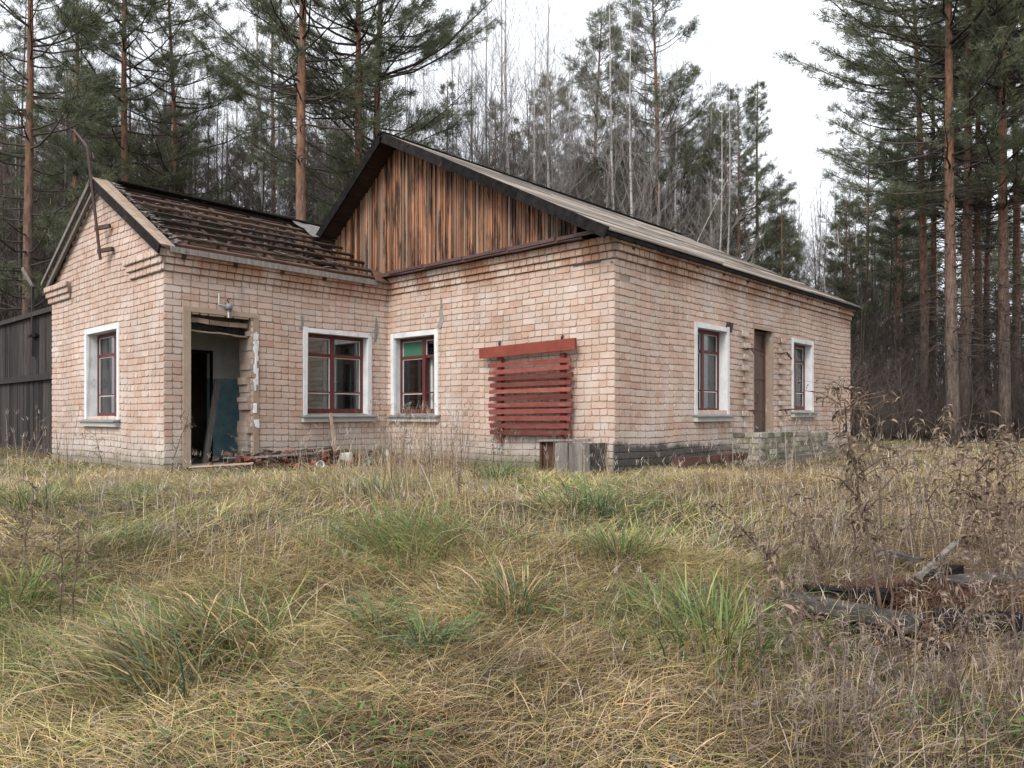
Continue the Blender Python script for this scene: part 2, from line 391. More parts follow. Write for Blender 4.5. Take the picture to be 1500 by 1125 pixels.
def lay(wi, F, L, rows, openings, corbel=None, clip=None, extra=0.009, z0=Z0, seed=1, ends=(1, 1)):
    r = random.Random(seed); corbel = corbel or {}
    for row in range(rows):
        za = z0 + row * CH; zc = za + CH / 2
        lo, hi = (0, L) if clip is None else clip(zc)
        if hi - lo < .1: continue
        pr = corbel.get(row, 0)
        fr = [(lo - (extra if ends[0] else 0), hi + (extra if ends[1] else 0))]
        for (s0, s1, q0, q1) in openings:
            if q0 < zc < q1:
                nf = []
                for a, b in fr:
                    if s1 <= a or s0 >= b: nf.append((a, b)); continue
                    if s0 - a > .03: nf.append((a, s0))
                    if b - s1 > .03: nf.append((s1, b))
                fr = nf
        kind = 'H' if row in corbel else (r.choice('SSSF') if row % 2 else r.choice('HHHF'))
        wob = r.uniform(0, .13)
        for a, b in fr:
            s = a; i = 0; first = True
            while s < b - .03:
                if kind == 'S': k = 's' if r.random() < .85 else 'h'
                elif kind == 'H': k = 'h' if r.random() < .9 else 's'
                else: k = 's' if (i % 2 == 0) == (r.random() < .85) else 'h'
                wd = .2505 if k == 's' else .1205
                if first and row % 2: wd = .1205; k = 'h'
                first = False
                e = s + wd
                if b - e < .05: e = b; k = 'x'
                if e > b: e = b; k = 'x'
                wd = e - s
                if wd > .29: k = 'x'
                if abs(wd - .2505) < .002: k = 's'
                elif abs(wd - .1205) < .002: k = 'h'
                sag = .012 * math.sin((s + wi * 2) * 1.3) * (1 if 4 < row < rows - 6 else 0)
                mt = F @ Matrix.Translation((s + wd / 2, -pr, zc + r.uniform(-.0025, .0025) + (.011 * math.sin((s + wi * 2) * 1.7) + .005 * math.sin(s * 4.1 + wi) if row < rows - 4 else 0)))
                mt = mt @ Matrix.Rotation(r.uniform(-.010, .010), 4, 'Y') @ Matrix.Rotation(r.uniform(-.02, .02), 4, 'Z')
                p = mt.translation; dv = np.array(p) - CAM; dep = dv[0] * AX[0] + dv[1] * AX[1]
                nrm = (F.to_3x3() @ Vector((0, -1, 0))); face = -nrm.dot(Vector(dv)) / np.linalg.norm(dv)
                px = 750 + FPX * (dv[0] * RT[0] + dv[1] * RT[1]) / max(dep, .1)
                area = wd * max(face, 0) / max(dep, .1) ** 2 if 0 < px < 1500 else 0
                if r.random() > .0015: ALL.append([area, k, mt, wd, wi])
                s = e + .0105; i += 1
def cells(F, L, zlo, zhi, openings, y0, y1, ends=(0, 0)):
    mb = MB(); ss = sorted({ends[0], L - ends[1]} | {v for o in openings for v in o[:2]}); zz = sorted({zlo, zhi} | {v for o in openings for v in o[2:]})
    zz = [z for z in zz if zlo <= z <= zhi]
    for a, b in zip(ss, ss[1:]):
        for c, d in zip(zz, zz[1:]):
            if any(o[0] <= (a + b) / 2 <= o[1] and o[2] <= (c + d) / 2 <= o[3] for o in openings): continue
            mb.box((a, y0, c), (b, y1, d))
    mb.v = [tuple(F @ Vector(v)) for v in mb.v]; return mb
XW = -4.93; YW = -3.98; XL = -9.75
ZT = Z0 + 33 * CH; ZTW = Z0 + 32 * CH
# wall frames: front (Y=0, from inner corner to the corner X=0), side (X=0), wing side (X=XW), wing gable (Y=YW)
Ff = frame((XW, 0), 0); Fs = frame((0, 0), R(90)); Fw = frame((XW, YW), R(90)); Fg = frame((XL, YW), 0)
LF, LS, LW, LG = -XW, 9.36, -YW, XW - XL
O_f = [(.18, 1.29, .73, 2.09)]
O_s = [(2.26, 3.30, .74, 2.12), (4.32, 5.12, .05, 2.26), (6.09, 7.06, .80, 2.15)]
O_w = [(YW * -1 - 3.62, YW * -1 - 2.66, -.2, 2.20), (YW * -1 - 1.68, YW * -1 - .44, .73, 2.08)]
O_g = [(1.79, 3.13, .66, 2.08)]
cb = {32: .10, 31: .065, 30: .03}; cbw = {31: .10, 30: .065, 29: .03}
apexg = 4.50
def gclip(zc):
    if zc < ZTW: return (0, LG)
    t = (zc - ZTW) / (apexg - ZTW); h = LG / 2
    return (h * t + .04, LG - h * t - .04)
lay(0, Ff, LF, 33, O_f, cb, seed=3, ends=(0, 1)); lay(1, Fs, LS, 33, O_s, cb, seed=5); lay(2, Fw, LW, 32, O_w, cbw, seed=8, ends=(1, 0))
lay(3, Fg, LG, 47, O_g, None, gclip, seed=11)
# cornice returns on the wing gable
for a, b in ((-.08, 1.02), (LG - 1.12, LG + .08)):
    for q, (row, pr) in enumerate(((29, .03), (30, .065), (31, .10))):
        ex = .035 * q * (1 if a > 0 else 1)
        lay(3, Fg @ Matrix.Translation((a - (ex if a > 0 else 0), -pr - .012, 0)), b - a + ex, 1, [], None, z0=Z0 + row * CH, seed=20 + row)
# toothing of a lost porch beside the side door
for yy in (3.93, 5.47):
    for q in range(9):
        lay(1, Fs @ Matrix.Translation((yy - .13 + random.uniform(-.03, .03), -.062 + random.uniform(-.02, .01), 0)), random.choice((.25, .25, .12)), 1, [], None, z0=Z0 + (6 + 2 * q) * CH, seed=40 + q, extra=0)
walls = []
front = part(cells(Ff, LF, -.4, ZT, O_f, .0, .36, (-.2, .05)), 'front_wall', M['mortar'])
side = part(cells(Fs, LS, -.4, ZT, O_s, .0, .36, (.004, .0)), 'side_wall', M['mortar'])
wing = part(cells(Fw, LW, -.4, ZTW, O_w, .0, .36, (.004, -.1)), 'wing_wall', M['mortar'])
gm = cells(Fg, LG, -.4, ZTW, O_g, .0, .36, (.0, .05))
h_ = LG / 2
for (a, b) in (((0.02, ZTW), (LG - .02, ZTW)),):
    vs = [(a[0], 0, a[1]), (b[0], 0, b[1]), (h_, 0, apexg), (a[0], .3, a[1]), (b[0], .3, b[1]), (h_, .3, apexg)]
    gm.add([tuple(Fg @ Vector(v)) for v in vs], [(0, 1, 2), (5, 4, 3), (0, 2, 5, 3), (1, 4, 5, 2), (0, 3, 4, 1)])
gable = part(gm, 'gable_wall', M['mortar'])
WALLS = [front, side, wing, gable]
# mortar behind the stepped courses and the protruding ones
for F, L, top, wl, lo, hi in ((Ff, LF, 33, front, 0, .0), (Fs, LS, 33, side, 0, .0), (Fw, LW, 32, wing, 0, 0)):
    mb = MB()
    for q, pr in ((1, .10), (2, .065), (3, .03)):
        z = Z0 + (top - q) * CH; e0 = pr - .003 if wl is not front else -.02
        e1 = pr - .007 if wl is front else (0 if wl is wing else pr)
        mb.box((-e0, -pr + .001, z + .001 * q), (L + e1, .001, z + CH - .0007 * q))
    mb.v = [tuple(F @ Vector(v)) for v in mb.v]; part(mb, 'cornice_bed', M['mortar'], None)
for a, b in ((-.08, 1.02), (LG - 1.12, LG + .0)):
    mb = MB()
    for q, (row, pr) in enumerate(((29, .03), (30, .065), (31, .10))):
        z = Z0 + row * CH; ex = .035 * q if a > 0 else 0
        mb.box((a - ex, -pr - .011, z), (b - .004, .001, z + CH - .001))
    mb.v = [tuple(Fg @ Vector(v)) for v in mb.v]; part(mb, 'cornice_bed', M['mortar'])
for yy in (3.93, 5.47):
    for q in range(9):
        z = Z0 + (6 + 2 * q) * CH; mb = MB().box((yy - .09, -.045, z + .006), (yy - .03, .001, z + CH - .008))
        mb.v = [tuple(Fs @ Vector(v)) for v in mb.v]; part(mb, 'toothing_bed', M['mortar'])
# back walls and the walls we cannot see
part(MB().box((-9.2, 9.0, -.4), (-.36, 9.36, ZT)).box((-9.2, .0, -.4), (-8.85, 8.998, ZT)).box((XL, YW + .36, -.4), (XL + .36, -.002, ZTW)), 'rear_wall', M['mortar'])
# the 300 bricks that show largest are objects; the rest one mesh per wall
ALL.sort(key=lambda q: -q[0]); nind = 0; rest = [MB(), MB(), MB(), MB()]; ri = random.Random(4)
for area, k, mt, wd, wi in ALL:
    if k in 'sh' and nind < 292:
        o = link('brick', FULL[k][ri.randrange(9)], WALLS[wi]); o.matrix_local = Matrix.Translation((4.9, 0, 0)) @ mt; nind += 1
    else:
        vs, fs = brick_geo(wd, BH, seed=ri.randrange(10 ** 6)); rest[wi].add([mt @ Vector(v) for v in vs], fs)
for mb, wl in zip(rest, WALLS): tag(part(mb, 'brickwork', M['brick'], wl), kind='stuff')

# -------- windows: red outer frame > surround, sill, inner_frame, panes
def window(F, s0, s1, z0, z1, split=.5, sw=.07, broken=(), green=False, depth=.13, left_w=None, sill=True):
    def T(mb): mb.v = [tuple(F @ Vector(v)) for v in mb.v]; return mb
    fy = depth; fr = MB(); t = .055
    fr.box((s0 + .012, fy, z0 + .02), (s0 + .07, fy + .07, z1 - .012)); fr.box((s1 - .07, fy, z0 + .02), (s1 - .012, fy + .07, z1 - .012))
    fr.box((s0 + .07, fy + .001, z1 - .075), (s1 - .07, fy + .069, z1 - .012)); fr.box((s0 + .07, fy - .02, z0 + .01), (s1 - .07, fy + .069, z0 + .085))
    sm = s0 + (s1 - s0) * split; fr.box((sm - .04, fy - .012, z0 + .085), (sm + .04, fy + .068, z1 - .075))
    H_ = z1 - z0; zt = z0 + H_ * .735; zb = z0 + H_ * .27
    cols = [(s0 + .07, sm - .04), (sm + .04, s1 - .07)]
    for a, b in cols:
        fr.box((a, fy + .004, zt - .03), (b, fy + .06, zt + .025)); fr.box((a, fy + .016, zb - .012), (b, fy + .05, zb + .012))
    wn = part(T(fr), 'window', M['red_frame'])
    su = MB()
    su.box((s0 - sw, -.024, z0 - .02), (s0 + .012, .03, z1 + sw)); su.box((s1 - .012, -.022, z0 - .02), (s1 + sw, .03, z1 + sw)); su.box((s0 + .012, -.023, z1 - .012), (s1 - .012, .031, z1 + sw - .004))
    su.box((s0 - .002, .03, z0), (s0 + .0119, fy + .2, z1)); su.box((s1 - .0119, .03, z0), (s1 + .002, fy + .2, z1)); su.box((s0 + .0121, .031, z1 - .0119), (s1 - .0121, fy + .2, z1 + .002))
    su.v = [(v[0] + random.uniform(-.007, .007), v[1], v[2] + random.uniform(-.007, .007)) for v in su.v]
    part(T(su), 'surround', M['white'], wn)
    if sill:
        si = MB(); a, b = s0 - sw - .05, s1 + sw + .06
        vs = [(a, -.12, z0 - .045), (b, -.12, z0 - .04), (b, fy, z0 + .015), (a, fy, z0 + .01), (a, -.12, z0 - .062), (b, -.12, z0 - .06), (b, .0, z0 - .05), (a, .0, z0 - .05)]
        si.add(vs, [(0, 1, 2, 3), (4, 7, 6, 5), (0, 4, 5, 1), (0, 3, 7, 4), (1, 5, 6, 2)])
        part(T(si), 'sill', M['sill'], wn)
        part(T(MB().box((a + .02, -.085, z0 - .135), (b - .03, .0, z0 - .066))), 'sill_bed', M['clay'], wn)
    iy = fy + .13; inn = MB()
    for a, b in cols:
        inn.box((a - .03, iy, z0 + .02), (a + .03, iy + .045, z1 - .02)); inn.box((b - .03, iy, z0 + .02), (b + .03, iy + .045, z1 - .02))
        for z, hh in ((z0 + .045, .04), (zt - .02, .03), (z1 - .07, .03), (zb, .018)): inn.box((a + .03, iy + .002, z - hh), (b - .03, iy + .043, z + hh))
    part(T(inn), 'inner_frame', M['inner_white'], wn)
    rows_ = [(z0 + .085, zb - .012), (zb + .012, zt - .03), (zt + .025, z1 - .075)]
    for ci, (a, b) in enumerate(cols):
        for r_, (c, d) in enumerate(rows_):
            if (ci, r_) in broken: continue
            mt_ = M['green'] if green and (ci, r_) == (0, 2) else M['glass']
            y = fy + .03 + random.uniform(-.003, .003); tl = random.uniform(-.004, .004)
            pn = MB().add([(a - .004, y, c - .004), (b + .004, y + tl, c - .004), (b + .004, y + tl, d + .004), (a - .004, y, d + .004),
                           (a - .004, y + .004, c - .004), (b + .004, y + tl + .004, c - .004), (b + .004, y + tl + .004, d + .004), (a - .004, y + .004, d + .004)],
                          [(0, 1, 2, 3), (7, 6, 5, 4), (0, 4, 5, 1), (1, 5, 6, 2), (2, 6, 7, 3), (3, 7, 4, 0)])
            part(T(pn), 'pane', mt_, wn)
            bd = MB()    # pale putty bead round each pane
            for q in ((a, c, a + .012, d), (b - .012, c, b, d), (a + .012, d - .012, b - .012, d)): bd.box((q[0], fy + .012, q[1]), (q[2], fy + .026, q[3]))
            part(T(bd), 'putty', M['inner_white'], wn)
    return wn
window(Ff, *O_f[0], split=.60, broken=((1, 1), (1, 0)), green=True)
window(Fw, *O_w[1], split=.47)
window(Fg, *O_g[0], split=.62, depth=.15)
window(Fs, *O_s[0], split=.42); window(Fs, *O_s[2], split=.42)
def reflection_sheet(F, s0, s1, z0, z1, y, label):  # wavy sheet added behind the glass to stand in for its pale reflection
    n = 40; vs = []; fs = []
    for i in range(n + 1):
        s = s0 + (s1 - s0) * i / n; d = y + .010 * math.sin(i * 1.1) + .005 * math.sin(i * 2.7); vs += [(s, d, z0), (s, d, z1)]
    for i in range(n): fs.append((2 * i, 2 * i + 2, 2 * i + 3, 2 * i + 1))
    mb = MB().add([F @ Vector(v) for v in vs], fs); tag(mb.build('reflection_sheet', M['reflection_sheet'], smooth=True), label, 'reflection_sheet', 'sheets imitating reflections in the windows')
reflection_sheet(Fg, 1.75, 3.2, .6, 2.15, .235, 'pale green sheet imitating the sky reflection in the wing gable window')
reflection_sheet(Fs, 2.2, 3.4, .7, 2.2, .225, 'pale green sheet imitating the reflection in the side wall window nearest the corner')
reflection_sheet(Fs, 6.0, 7.2, .7, 2.2, .225, 'pale green sheet imitating the reflection in the far window of the side wall')
tb = MB().box((-4.62, .42, .75), (-4.1, .44, 1.62)); tag(tb.build('board', M['tan_board']), 'tan board standing behind the window with the green pane', 'board')

# -------- entrance in the wing: plaster surround, broken head, room
s0, s1, z0, z1 = O_w[0]
mb = MB(); mb.box((s0 - .10, -.03, -.2), (s0 + .01, .34, z1 + .01)); mb.box((s0 - .10, -.032, z1 + .01), (s1 + .12, .34, z1 + .085)); mb.box((s1 + .03, -.028, -.2), (s1 + .12, .02, z1 + .01))
mb.v = [tuple(Fw @ Vector(v)) for v in mb.v]; ds = part(mb, 'door_surround', M['plaster'])
mb = MB(); r = random.Random(5); z = -.2
while z < 1.98:            # ragged right jamb where the door frame was torn out
    hh = r.uniform(.07, .13); mb.box((s1 + r.uniform(-.075, .0), r.uniform(-.02, .03), z), (s1 + .031, .3 + r.uniform(-.02, .02), z + hh - .004)); z += hh
mb.v = [tuple(Fw @ Vector(v)) for v in mb.v]; part(mb, 'broken_jamb', M['mortar'], ds)
mb = MB(); z = 0.
for q in range(26):
    a = r.uniform(s1 + .02, s1 + .08); zz = r.uniform(.3, 1.95); hh = r.uniform(.03, .16); ww = r.uniform(.015, .05)
    mb.box((a, -.034 - q * .0003, zz), (a + ww, -.027, zz + hh))
mb.v = [tuple(Fw @ Vector((v[0] + r.uniform(-.012, .012), v[1], v[2] + r.uniform(-.02, .02)))) for v in mb.v]; part(mb, 'peeling_paint', M['white'], ds)
for zc_, th, yy, mm in ((2.11, .07, .12, 'sandboard'), (2.02, .09, .16, 'char'), (1.955, .022, .10, 'sandboard')):
    mb = MB(); pts = [(s0 + .02 + (s1 - s0 - .04) * q / 6, yy + r.uniform(-.01, .01), zc_ + r.uniform(-.012, .012) - .006 * q) for q in range(7)]
    for p, q in zip(pts, pts[1:]): mb.bar(p, q, .12, th, (0, 0, 1))
    mb.v = [tuple(Fw @ Vector(v)) for v in mb.v]; part(mb, 'door_head_board', M[mm], ds)
# rooms: floors, ceiling, partition with a dark doorway
part(MB().box((XL + .36, YW + .36, -.3), (XW - .36, 0, -.04)).box((-8.85, .36, -.3), (-.36, 9.0, .02)), 'floor', M['floor'])
part(MB().box((XL + .37, YW + .37, 2.62), (XW - .37, -.01, 2.72)).box((-8.84, .37, 2.7), (-.37, 8.99, 2.8)), 'ceiling', M['inner_white'])
XP = -7.0
XP = -6.4
pw = MB().box((XP - .12, -2.60, -.04), (XP, -.0, 2.62)).box((XP - .12, YW + .362, -.04), (XP, -2.94, 2.62)).box((XP - .12, -2.938, 1.75), (XP, -2.602, 2.62))
part(pw, 'partition', M['room'])
part(MB().box((XP, -.06, -.04), (XW - .361, .002, 2.62)).box((XL + .362, YW + .361, -.03), (XW - .37, YW + .375, 2.61)), 'room_lining', M['room'])
part(MB().box((-8.8, 4.4, .02), (-.4, 4.5, 2.7)).box((-4.7, .4, .02), (-4.62, 4.38, 2.69)), 'inner_wall', M['room'])
part(MB().box((XP - .01, -2.97, -.04), (XP + .02, -2.938, 1.79)).box((XP - .01, -2.604, -.04), (XP + .021, -2.56, 1.79)).box((XP - .01, -2.937, 1.745), (XP + .019, -2.605, 1.79)), 'doorway_trim', M['char'])
lp = MB().bar((-5.45, -3.14, -.05), (-5.75, -2.79, 1.26), .10, .035, (1, .2, 0), .004)
tag(lp.build('plank', M['greyboard']), 'grey plank leaning inside the open doorway of the wing', 'plank')
# side door, ajar in its deep plaster reveal
s0, s1, z0, z1 = O_s[1]
mb = MB(); mb.box((s0 - .03, -.02, .05), (s0 + .004, .345, z1)); mb.box((s1 - .004, -.012, .05), (s1 + .045, .345, z1)); mb.box((s0 - .03, -.018, z1), (s1 + .045, .345, z1 + .06))
mb.v = [tuple(Fs @ Vector(v)) for v in mb.v]; part(mb, 'door_reveal', M['plaster'])
mb = MB(); mb.box((s0 + .005, .12, .05), (s0 + .06, .21, z1 - .001)); mb.box((s1 - .06, .12, .05), (s1 - .005, .21, z1 - .001)); mb.box((s0 + .06, .122, z1 - .06), (s1 - .06, .208, z1 - .002)); mb.box((s0 + .06, .122, 1.80), (s1 - .06, .208, 1.86)); mb.box((s0 + .06, .16, 1.86), (s1 - .06, .17, z1 - .06))
mb.v = [tuple(Fs @ Vector(v)) for v in mb.v]; part(mb, 'door_frame', M['door'])
D = Fs @ Matrix.Translation((s1 - .062, .15, .06)) @ Matrix.Rotation(R(8), 4, 'Z')
mb = MB(); wd = s1 - s0 - .125; mb.box((-wd, -.02, 0), (0, .02, 1.73))
for q in range(1, 5): mb.box((-wd * q / 5 - .008, -.024, .1), (-wd * q / 5 + .008, -.0195, 1.65))
mb.box((-wd + .02, -.032, .3), (-.02, -.0245, .4)); mb.box((-wd + .02, -.032, 1.3), (-.02, -.0245, 1.4))
mb.v = [tuple(D @ Vector(v)) for v in mb.v]; dr = part(mb, 'door', M['door'])
hd = MB().tube([(-wd + .09, -.03, .85), (-wd + .09, -.08, .87), (-wd + .09, -.08, 1.02), (-wd + .09, -.03, 1.04)], .011, 6); hd.v = [tuple(D @ Vector(v)) for v in hd.v]
part(hd, 'handle', M['pipe'], dr)
# rods and hinge irons left in the wall beside that door
for (yy, zz, ln, dz) in ((3.98, 1.86, .40, 0), (4.02, .78, .42, 0), (5.50, 1.88, .22, -.1), (5.42, .80, .40, 0.02)):
    mb = MB().tube([(yy, -.02, zz), (yy, -.13, zz + .01), (yy + ln, -.13, zz + dz)], .014, 6).tube([(yy, -.13, zz), (yy + .05, -.15, zz - .07), (yy + .1, -.13, zz - .06)], .012, 6)
    mb.v = [tuple(Fs @ Vector(v)) for v in mb.v]; part(mb, 'hinge_iron', M['pipe'])
# cement patches in the cracks, thin irregular skins on the wall
def patch(F, pts, name='cement_patch', mat_='cement'):
    mb = MB(); k = len(pts); r = random.Random(len(pts) + int(pts[0][0] * 100)); P = []
    for i in range(k):
        a, b = pts[i], pts[(i + 1) % k]
        for t in np.linspace(0, 1, 5)[:-1]: P.append((a[0] + (b[0] - a[0]) * t + r.uniform(-.012, .012), a[1] + (b[1] - a[1]) * t + r.uniform(-.012, .012)))
    n = len(P); cx = sum(p[0] for p in P) / n; cz = sum(p[1] for p in P) / n
    vs = [(x, -.018, z) for x, z in P] + [(x + (x - cx) * .06, -.002, z + (z - cz) * .06) for x, z in P] + [(cx, -.021, cz)]
    mb.add([F @ Vector(v) for v in vs], [(2 * n, i, (i + 1) % n) for i in range(n)] + [(i, n + i, n + (i + 1) % n, (i + 1) % n) for i in range(n)]); part(mb, name, M[mat_])
patch(Ff, [(1.33, 2.15), (1.43, 2.16), (1.52, 2.34), (1.46, 2.50), (1.38, 2.44), (1.41, 2.32)])
patch(Ff, [(1.42, 2.5), (1.47, 2.52), (1.45, 2.68), (1.42, 2.66)])
patch(Fw, [(3.66, 2.0), (3.72, 2.02), (3.76, 2.28), (3.70, 2.45), (3.67, 2.25)])
patch(Fw, [(2.15, 2.1), (2.24, 2.12), (2.23, 2.34), (2.19, 2.32), (2.2, 2.2)])
patch(Fs, [(3.2, 2.14), (3.46, 2.12), (3.52, 2.28), (3.30, 2.27)], 'soot_patch', 'black')
mb = MB().box((-.70, -.035, 2.835), (-.22, -.012, 2.86)); part(mb, 'iron_strip', M['pipe'])

# -------- flashing under the boarded gable
mb = MB(); n = 12; vs = []; fs = []
for i in range(n + 1):
    x = XW + .02 + (4.93 - .42) * i / n; dz = .008 * math.sin(i * 1.9)
    vs += [(x, -.22, ZT + .0 + dz), (x, -.21, ZT + .035 + dz), (x, -.02, ZT + .15 + dz * .5), (x, -.02, ZT + .01)]
for i in range(n):
    for k in range(4):
        a = i * 4 + k; b = i * 4 + (k + 1) % 4; fs.append((a, a + 4, b + 4, b))
mb.add(vs, fs + [(0, 1, 2, 3), (4 * n + 3, 4 * n + 2, 4 * n + 1, 4 * n)]); fl = part(mb, 'flashing', M['flash'])
for i in range(5):
    x = XW + .3 + i * .95; part(MB().bar((x, -.225, ZT + .05), (x + .9, -.222, ZT + .06), .012, .05, (0, 0, 1), .004), 'flashing_seam', M['flash'], fl)

# -------- main roof and boarded gable
XA = -4.60; ZA = 5.60; SR = .513; SL = .74; YF = -.41; YB = 9.75
zr = lambda x: ZA - (x - XA) * SR if x > XA else ZA - (XA - x) * SL
gb = MB()
zt0 = lambda x: zr(x) - .07
vs = [(-8.0, .02, ZT - .02), (-.35, .02, ZT - .02), (-.35, .02, zt0(-.35)), (XA, .02, zt0(XA)), (-8.0, .02, zt0(-8.0))]
k = len(vs); gb.add(vs + [(v[0], .06, v[2]) for v in vs], [tuple(range(k)), tuple(range(2 * k - 1, k - 1, -1))] + [(i, k + i, k + (i + 1) % k, (i + 1) % k) for i in range(k)])
sg = part(gb, 'gable_boarding', M['char'])
x = -6.75; r = random.Random(12)
while x < -.62:
    wd = r.choice((.042, .048, .055, .062)) ; zb = ZT + r.uniform(.0, .03) if x > XW - .1 else max(ZT, 4.42 - .56 * (x + 7.34)) - .25
    top = min(zt0(x), zt0(x + wd)) - r.uniform(.0, .02)
    if top - zb > .06:
        y = -.012 - r.choice((0, .008, .016)) - r.uniform(0, .004)
        mb = MB().box((x + .004, y - .018, zb), (x + wd - .004, y + .012, top)); mb.v = [(v[0] + r.uniform(-.004, .004), v[1] + r.uniform(-.002, .002), v[2]) for v in mb.v]
        part(mb, 'board', M['siding'] if r.random() < .78 else M['siding_grey'], sg)
    x += wd + r.uniform(.0, .008)
part(MB().bar((-4.43, -.05, ZT + .12), (-4.43, -.05, zt0(-4.43)), .05, .02, (0, 1, 0)), 'board', M['siding_grey'], sg)
rf = empty('roof', (0, 0, 0), 0, house)
def rpart(mb, name, mat_): mb.v = [(v[0] + 4.9, v[1], v[2]) for v in mb.v]; return mb.build(name, mat_, rf)
r = random.Random(21); L_ = .30
xe = .15; q = 0; sl = math.hypot(1, SR); x = XA
while x < xe - .02:          # silvered boards along the slope, lapped
    wd = r.uniform(.13, .20); x1 = min(x + wd, xe); ya = YF + .02; 
    while ya < YB - .1:
        yb = min(ya + r.uniform(2.2, 4.6), YB)
        gone = (x < -.8 and ya > 1.5 and r.random() < .28)
        if not gone:
            lf = r.uniform(.0, .02); z0_ = zr(x) + .012 + lf; z1_ = zr(x1) + .004 + lf * .5
            vs = [(x, ya, z0_), (x1 + .02, ya, z1_ - .006), (x1 + .02, yb, z1_ - .006 + r.uniform(0, .015)), (x, yb, z0_ + r.uniform(-.0, .02))]
            rpart(MB().add([(v[0], v[1], v[2] - .022) for v in vs] + vs, [(3, 2, 1, 0), (4, 5, 6, 7), (0, 1, 5, 4), (1, 2, 6, 5), (2, 3, 7, 6), (3, 0, 4, 7)]), 'roof_board', M['roofboard'])
        ya = yb + .006
    x = x1
mb = MB()                     # sheathing under them and the whole far slope
for (xa, xb) in ((XA, xe - .02), (-9.4, XA)):
    vs = [(xa, YF + .03, zr(xa) - .02), (xb, YF + .03, zr(xb) - .02), (xb, YB - .03, zr(xb) - .02), (xa, YB - .03, zr(xa) - .02)]
    mb.add(vs + [(v[0], v[1], v[2] - .035) for v in vs], [(0, 1, 2, 3), (7, 6, 5, 4), (0, 4, 5, 1), (1, 5, 6, 2), (2, 6, 7, 3), (3, 7, 4, 0)])
rpart(mb, 'sheathing', M['batten'])
for i in range(11):           # rafters
    y = .35 + i * .9
    for xa, xb in ((XA, .1), (XA, -9.2)): rpart(MB().bar((xa, y, zr(xa) - .13), (xb, y, zr(xb) - .13), .06, .13), 'rafter', M['batten'])
for xa, xb, n in ((XA, xe + .02, 3), (XA, -6.72, 1)):       # barge boards
    for k in range(n):
        a = xa + (xb - xa) * k / n; b = xa + (xb - xa) * (k + 1) / n - (.008 if xb > xa else -.0)
        rpart(MB().bar((a, YF, zr(a) - .055 + r.uniform(-.01, .01)), (b, YF, zr(b) - .055 + r.uniform(-.01, .01)), .028, .155), 'barge_board', M['char'])
rpart(MB().bar((XA, YF - .03, zr(XA) - .0), (XA, YB, zr(XA) + .03), .16, .03), 'ridge_cap', M['char'])
rpart(MB().bar((xe - .01, YF + .02, zr(xe) - .05), (xe - .01, YB - .3, zr(xe) - .05), .03, .06), 'eaves_board', M['char'])
# eaves soffit on the side


# -------- wing roof: bare battens on rafters
wr = empty('wing_roof', (0, 0, 0), 0, house)
def wpart(mb, name, mat_): mb.v = [(v[0] + 4.9, v[1], v[2]) for v in mb.v]; return mb.build(name, mat_, wr)
XR = (XL + XW) / 2; ZR = 4.53; SWg = (ZR - (ZTW + .02)) / (XW + .16 - XR)
zw = lambda x: ZR - abs(x - XR) * SWg
r = random.Random(31); YG = -4.12
for sgn in (1, -1):
    for i in range(8 if sgn > 0 else 6):
        t = (i + .25) / (8 if sgn > 0 else 6); x = XR + sgn * t * 2.62; z = zw(x)
        yend = min(.9, .35 + (4.0 - z) * .3) if sgn > 0 else 1.2
        if sgn > 0: yend = -.03 if z < zr(max(x, -6.6)) else .6
        ya = YG + .24 if sgn > 0 else YG + .1
        segs = [(ya, yend)] if r.random() < .85 else [(ya, ya + r.uniform(1.2, 2.6)), (ya + 1.1, yend)]
        for a, b in segs:
            if b <= a + .3: continue
            wpart(MB().bar((x, a, z - .02 + r.uniform(-.006, .006)), (x + r.uniform(-.02, .02), b, z - .02 + r.uniform(-.012, .012)), r.uniform(.07, .10), .04, (-sgn * SWg, 0, -1), .006), 'batten', M['batten'])
    for k in range(6):
        y = -3.75 + k * .78
        wpart(MB().bar((XR, y, zw(XR) - .10), (XR + sgn * 2.55, y, zw(XR + 2.55) - .10), .06, .11), 'rafter', M['batten'])
wpart(MB().bar((XR + .06, YG + .35, ZR - .0), (XR + .06, .55, ZR - .03), .16, .03, (-.5, 0, 1), .006), 'ridge_board', M['char'])
wpart(MB().bar((XW + .15, YG + .16, zw(XW + .15) - .035), (XW + .15, -.30, zw(XW + .15) - .05), .035, .085, (0, 0, 1), .006), 'eaves_board', M['greyboard'])
for k in range(2):            # strip of sheathing left along the gable
    x0_, x1_ = XR + .02, XW + .20; y = YG + .05 + k * .125
    wpart(MB().bar((x0_, y, zw(x0_) + .028), (x1_ - r.uniform(0, .06), y + r.uniform(-.01, .01), zw(x1_) + .028), .118, .024, (SWg, 0, 1), .004), 'gable_board', M['sandboard'])
wpart(MB().bar((XR - .02, YG - .022, zw(XR) - .03), (XW + .22, YG - .022, zw(XW + .22) - .03), .03, .13, (0, 0, 1)), 'barge_board', M['char'])
for k, (dz, yo, mm) in enumerate(((.015, .0, 'greyboard'), (-.13, .05, 'greyboard'))):
    wpart(MB().bar((XR + .02, YG + yo, zw(XR) + dz), (XL - .12, YG + yo, zw(XL - .12) + dz), .04, .075, (0, 0, 1), .006), 'barge_board', M[mm])
for k in range(4):
    y = YG + .12 + k * .13; wpart(MB().bar((XR - .03, y, zw(XR) + .02), (XL - .1 + r.uniform(0, .1), y, zw(XL - .1) + .02), .12, .022, (-SWg, 0, 1), .004), 'gable_board', M['greyboard'])
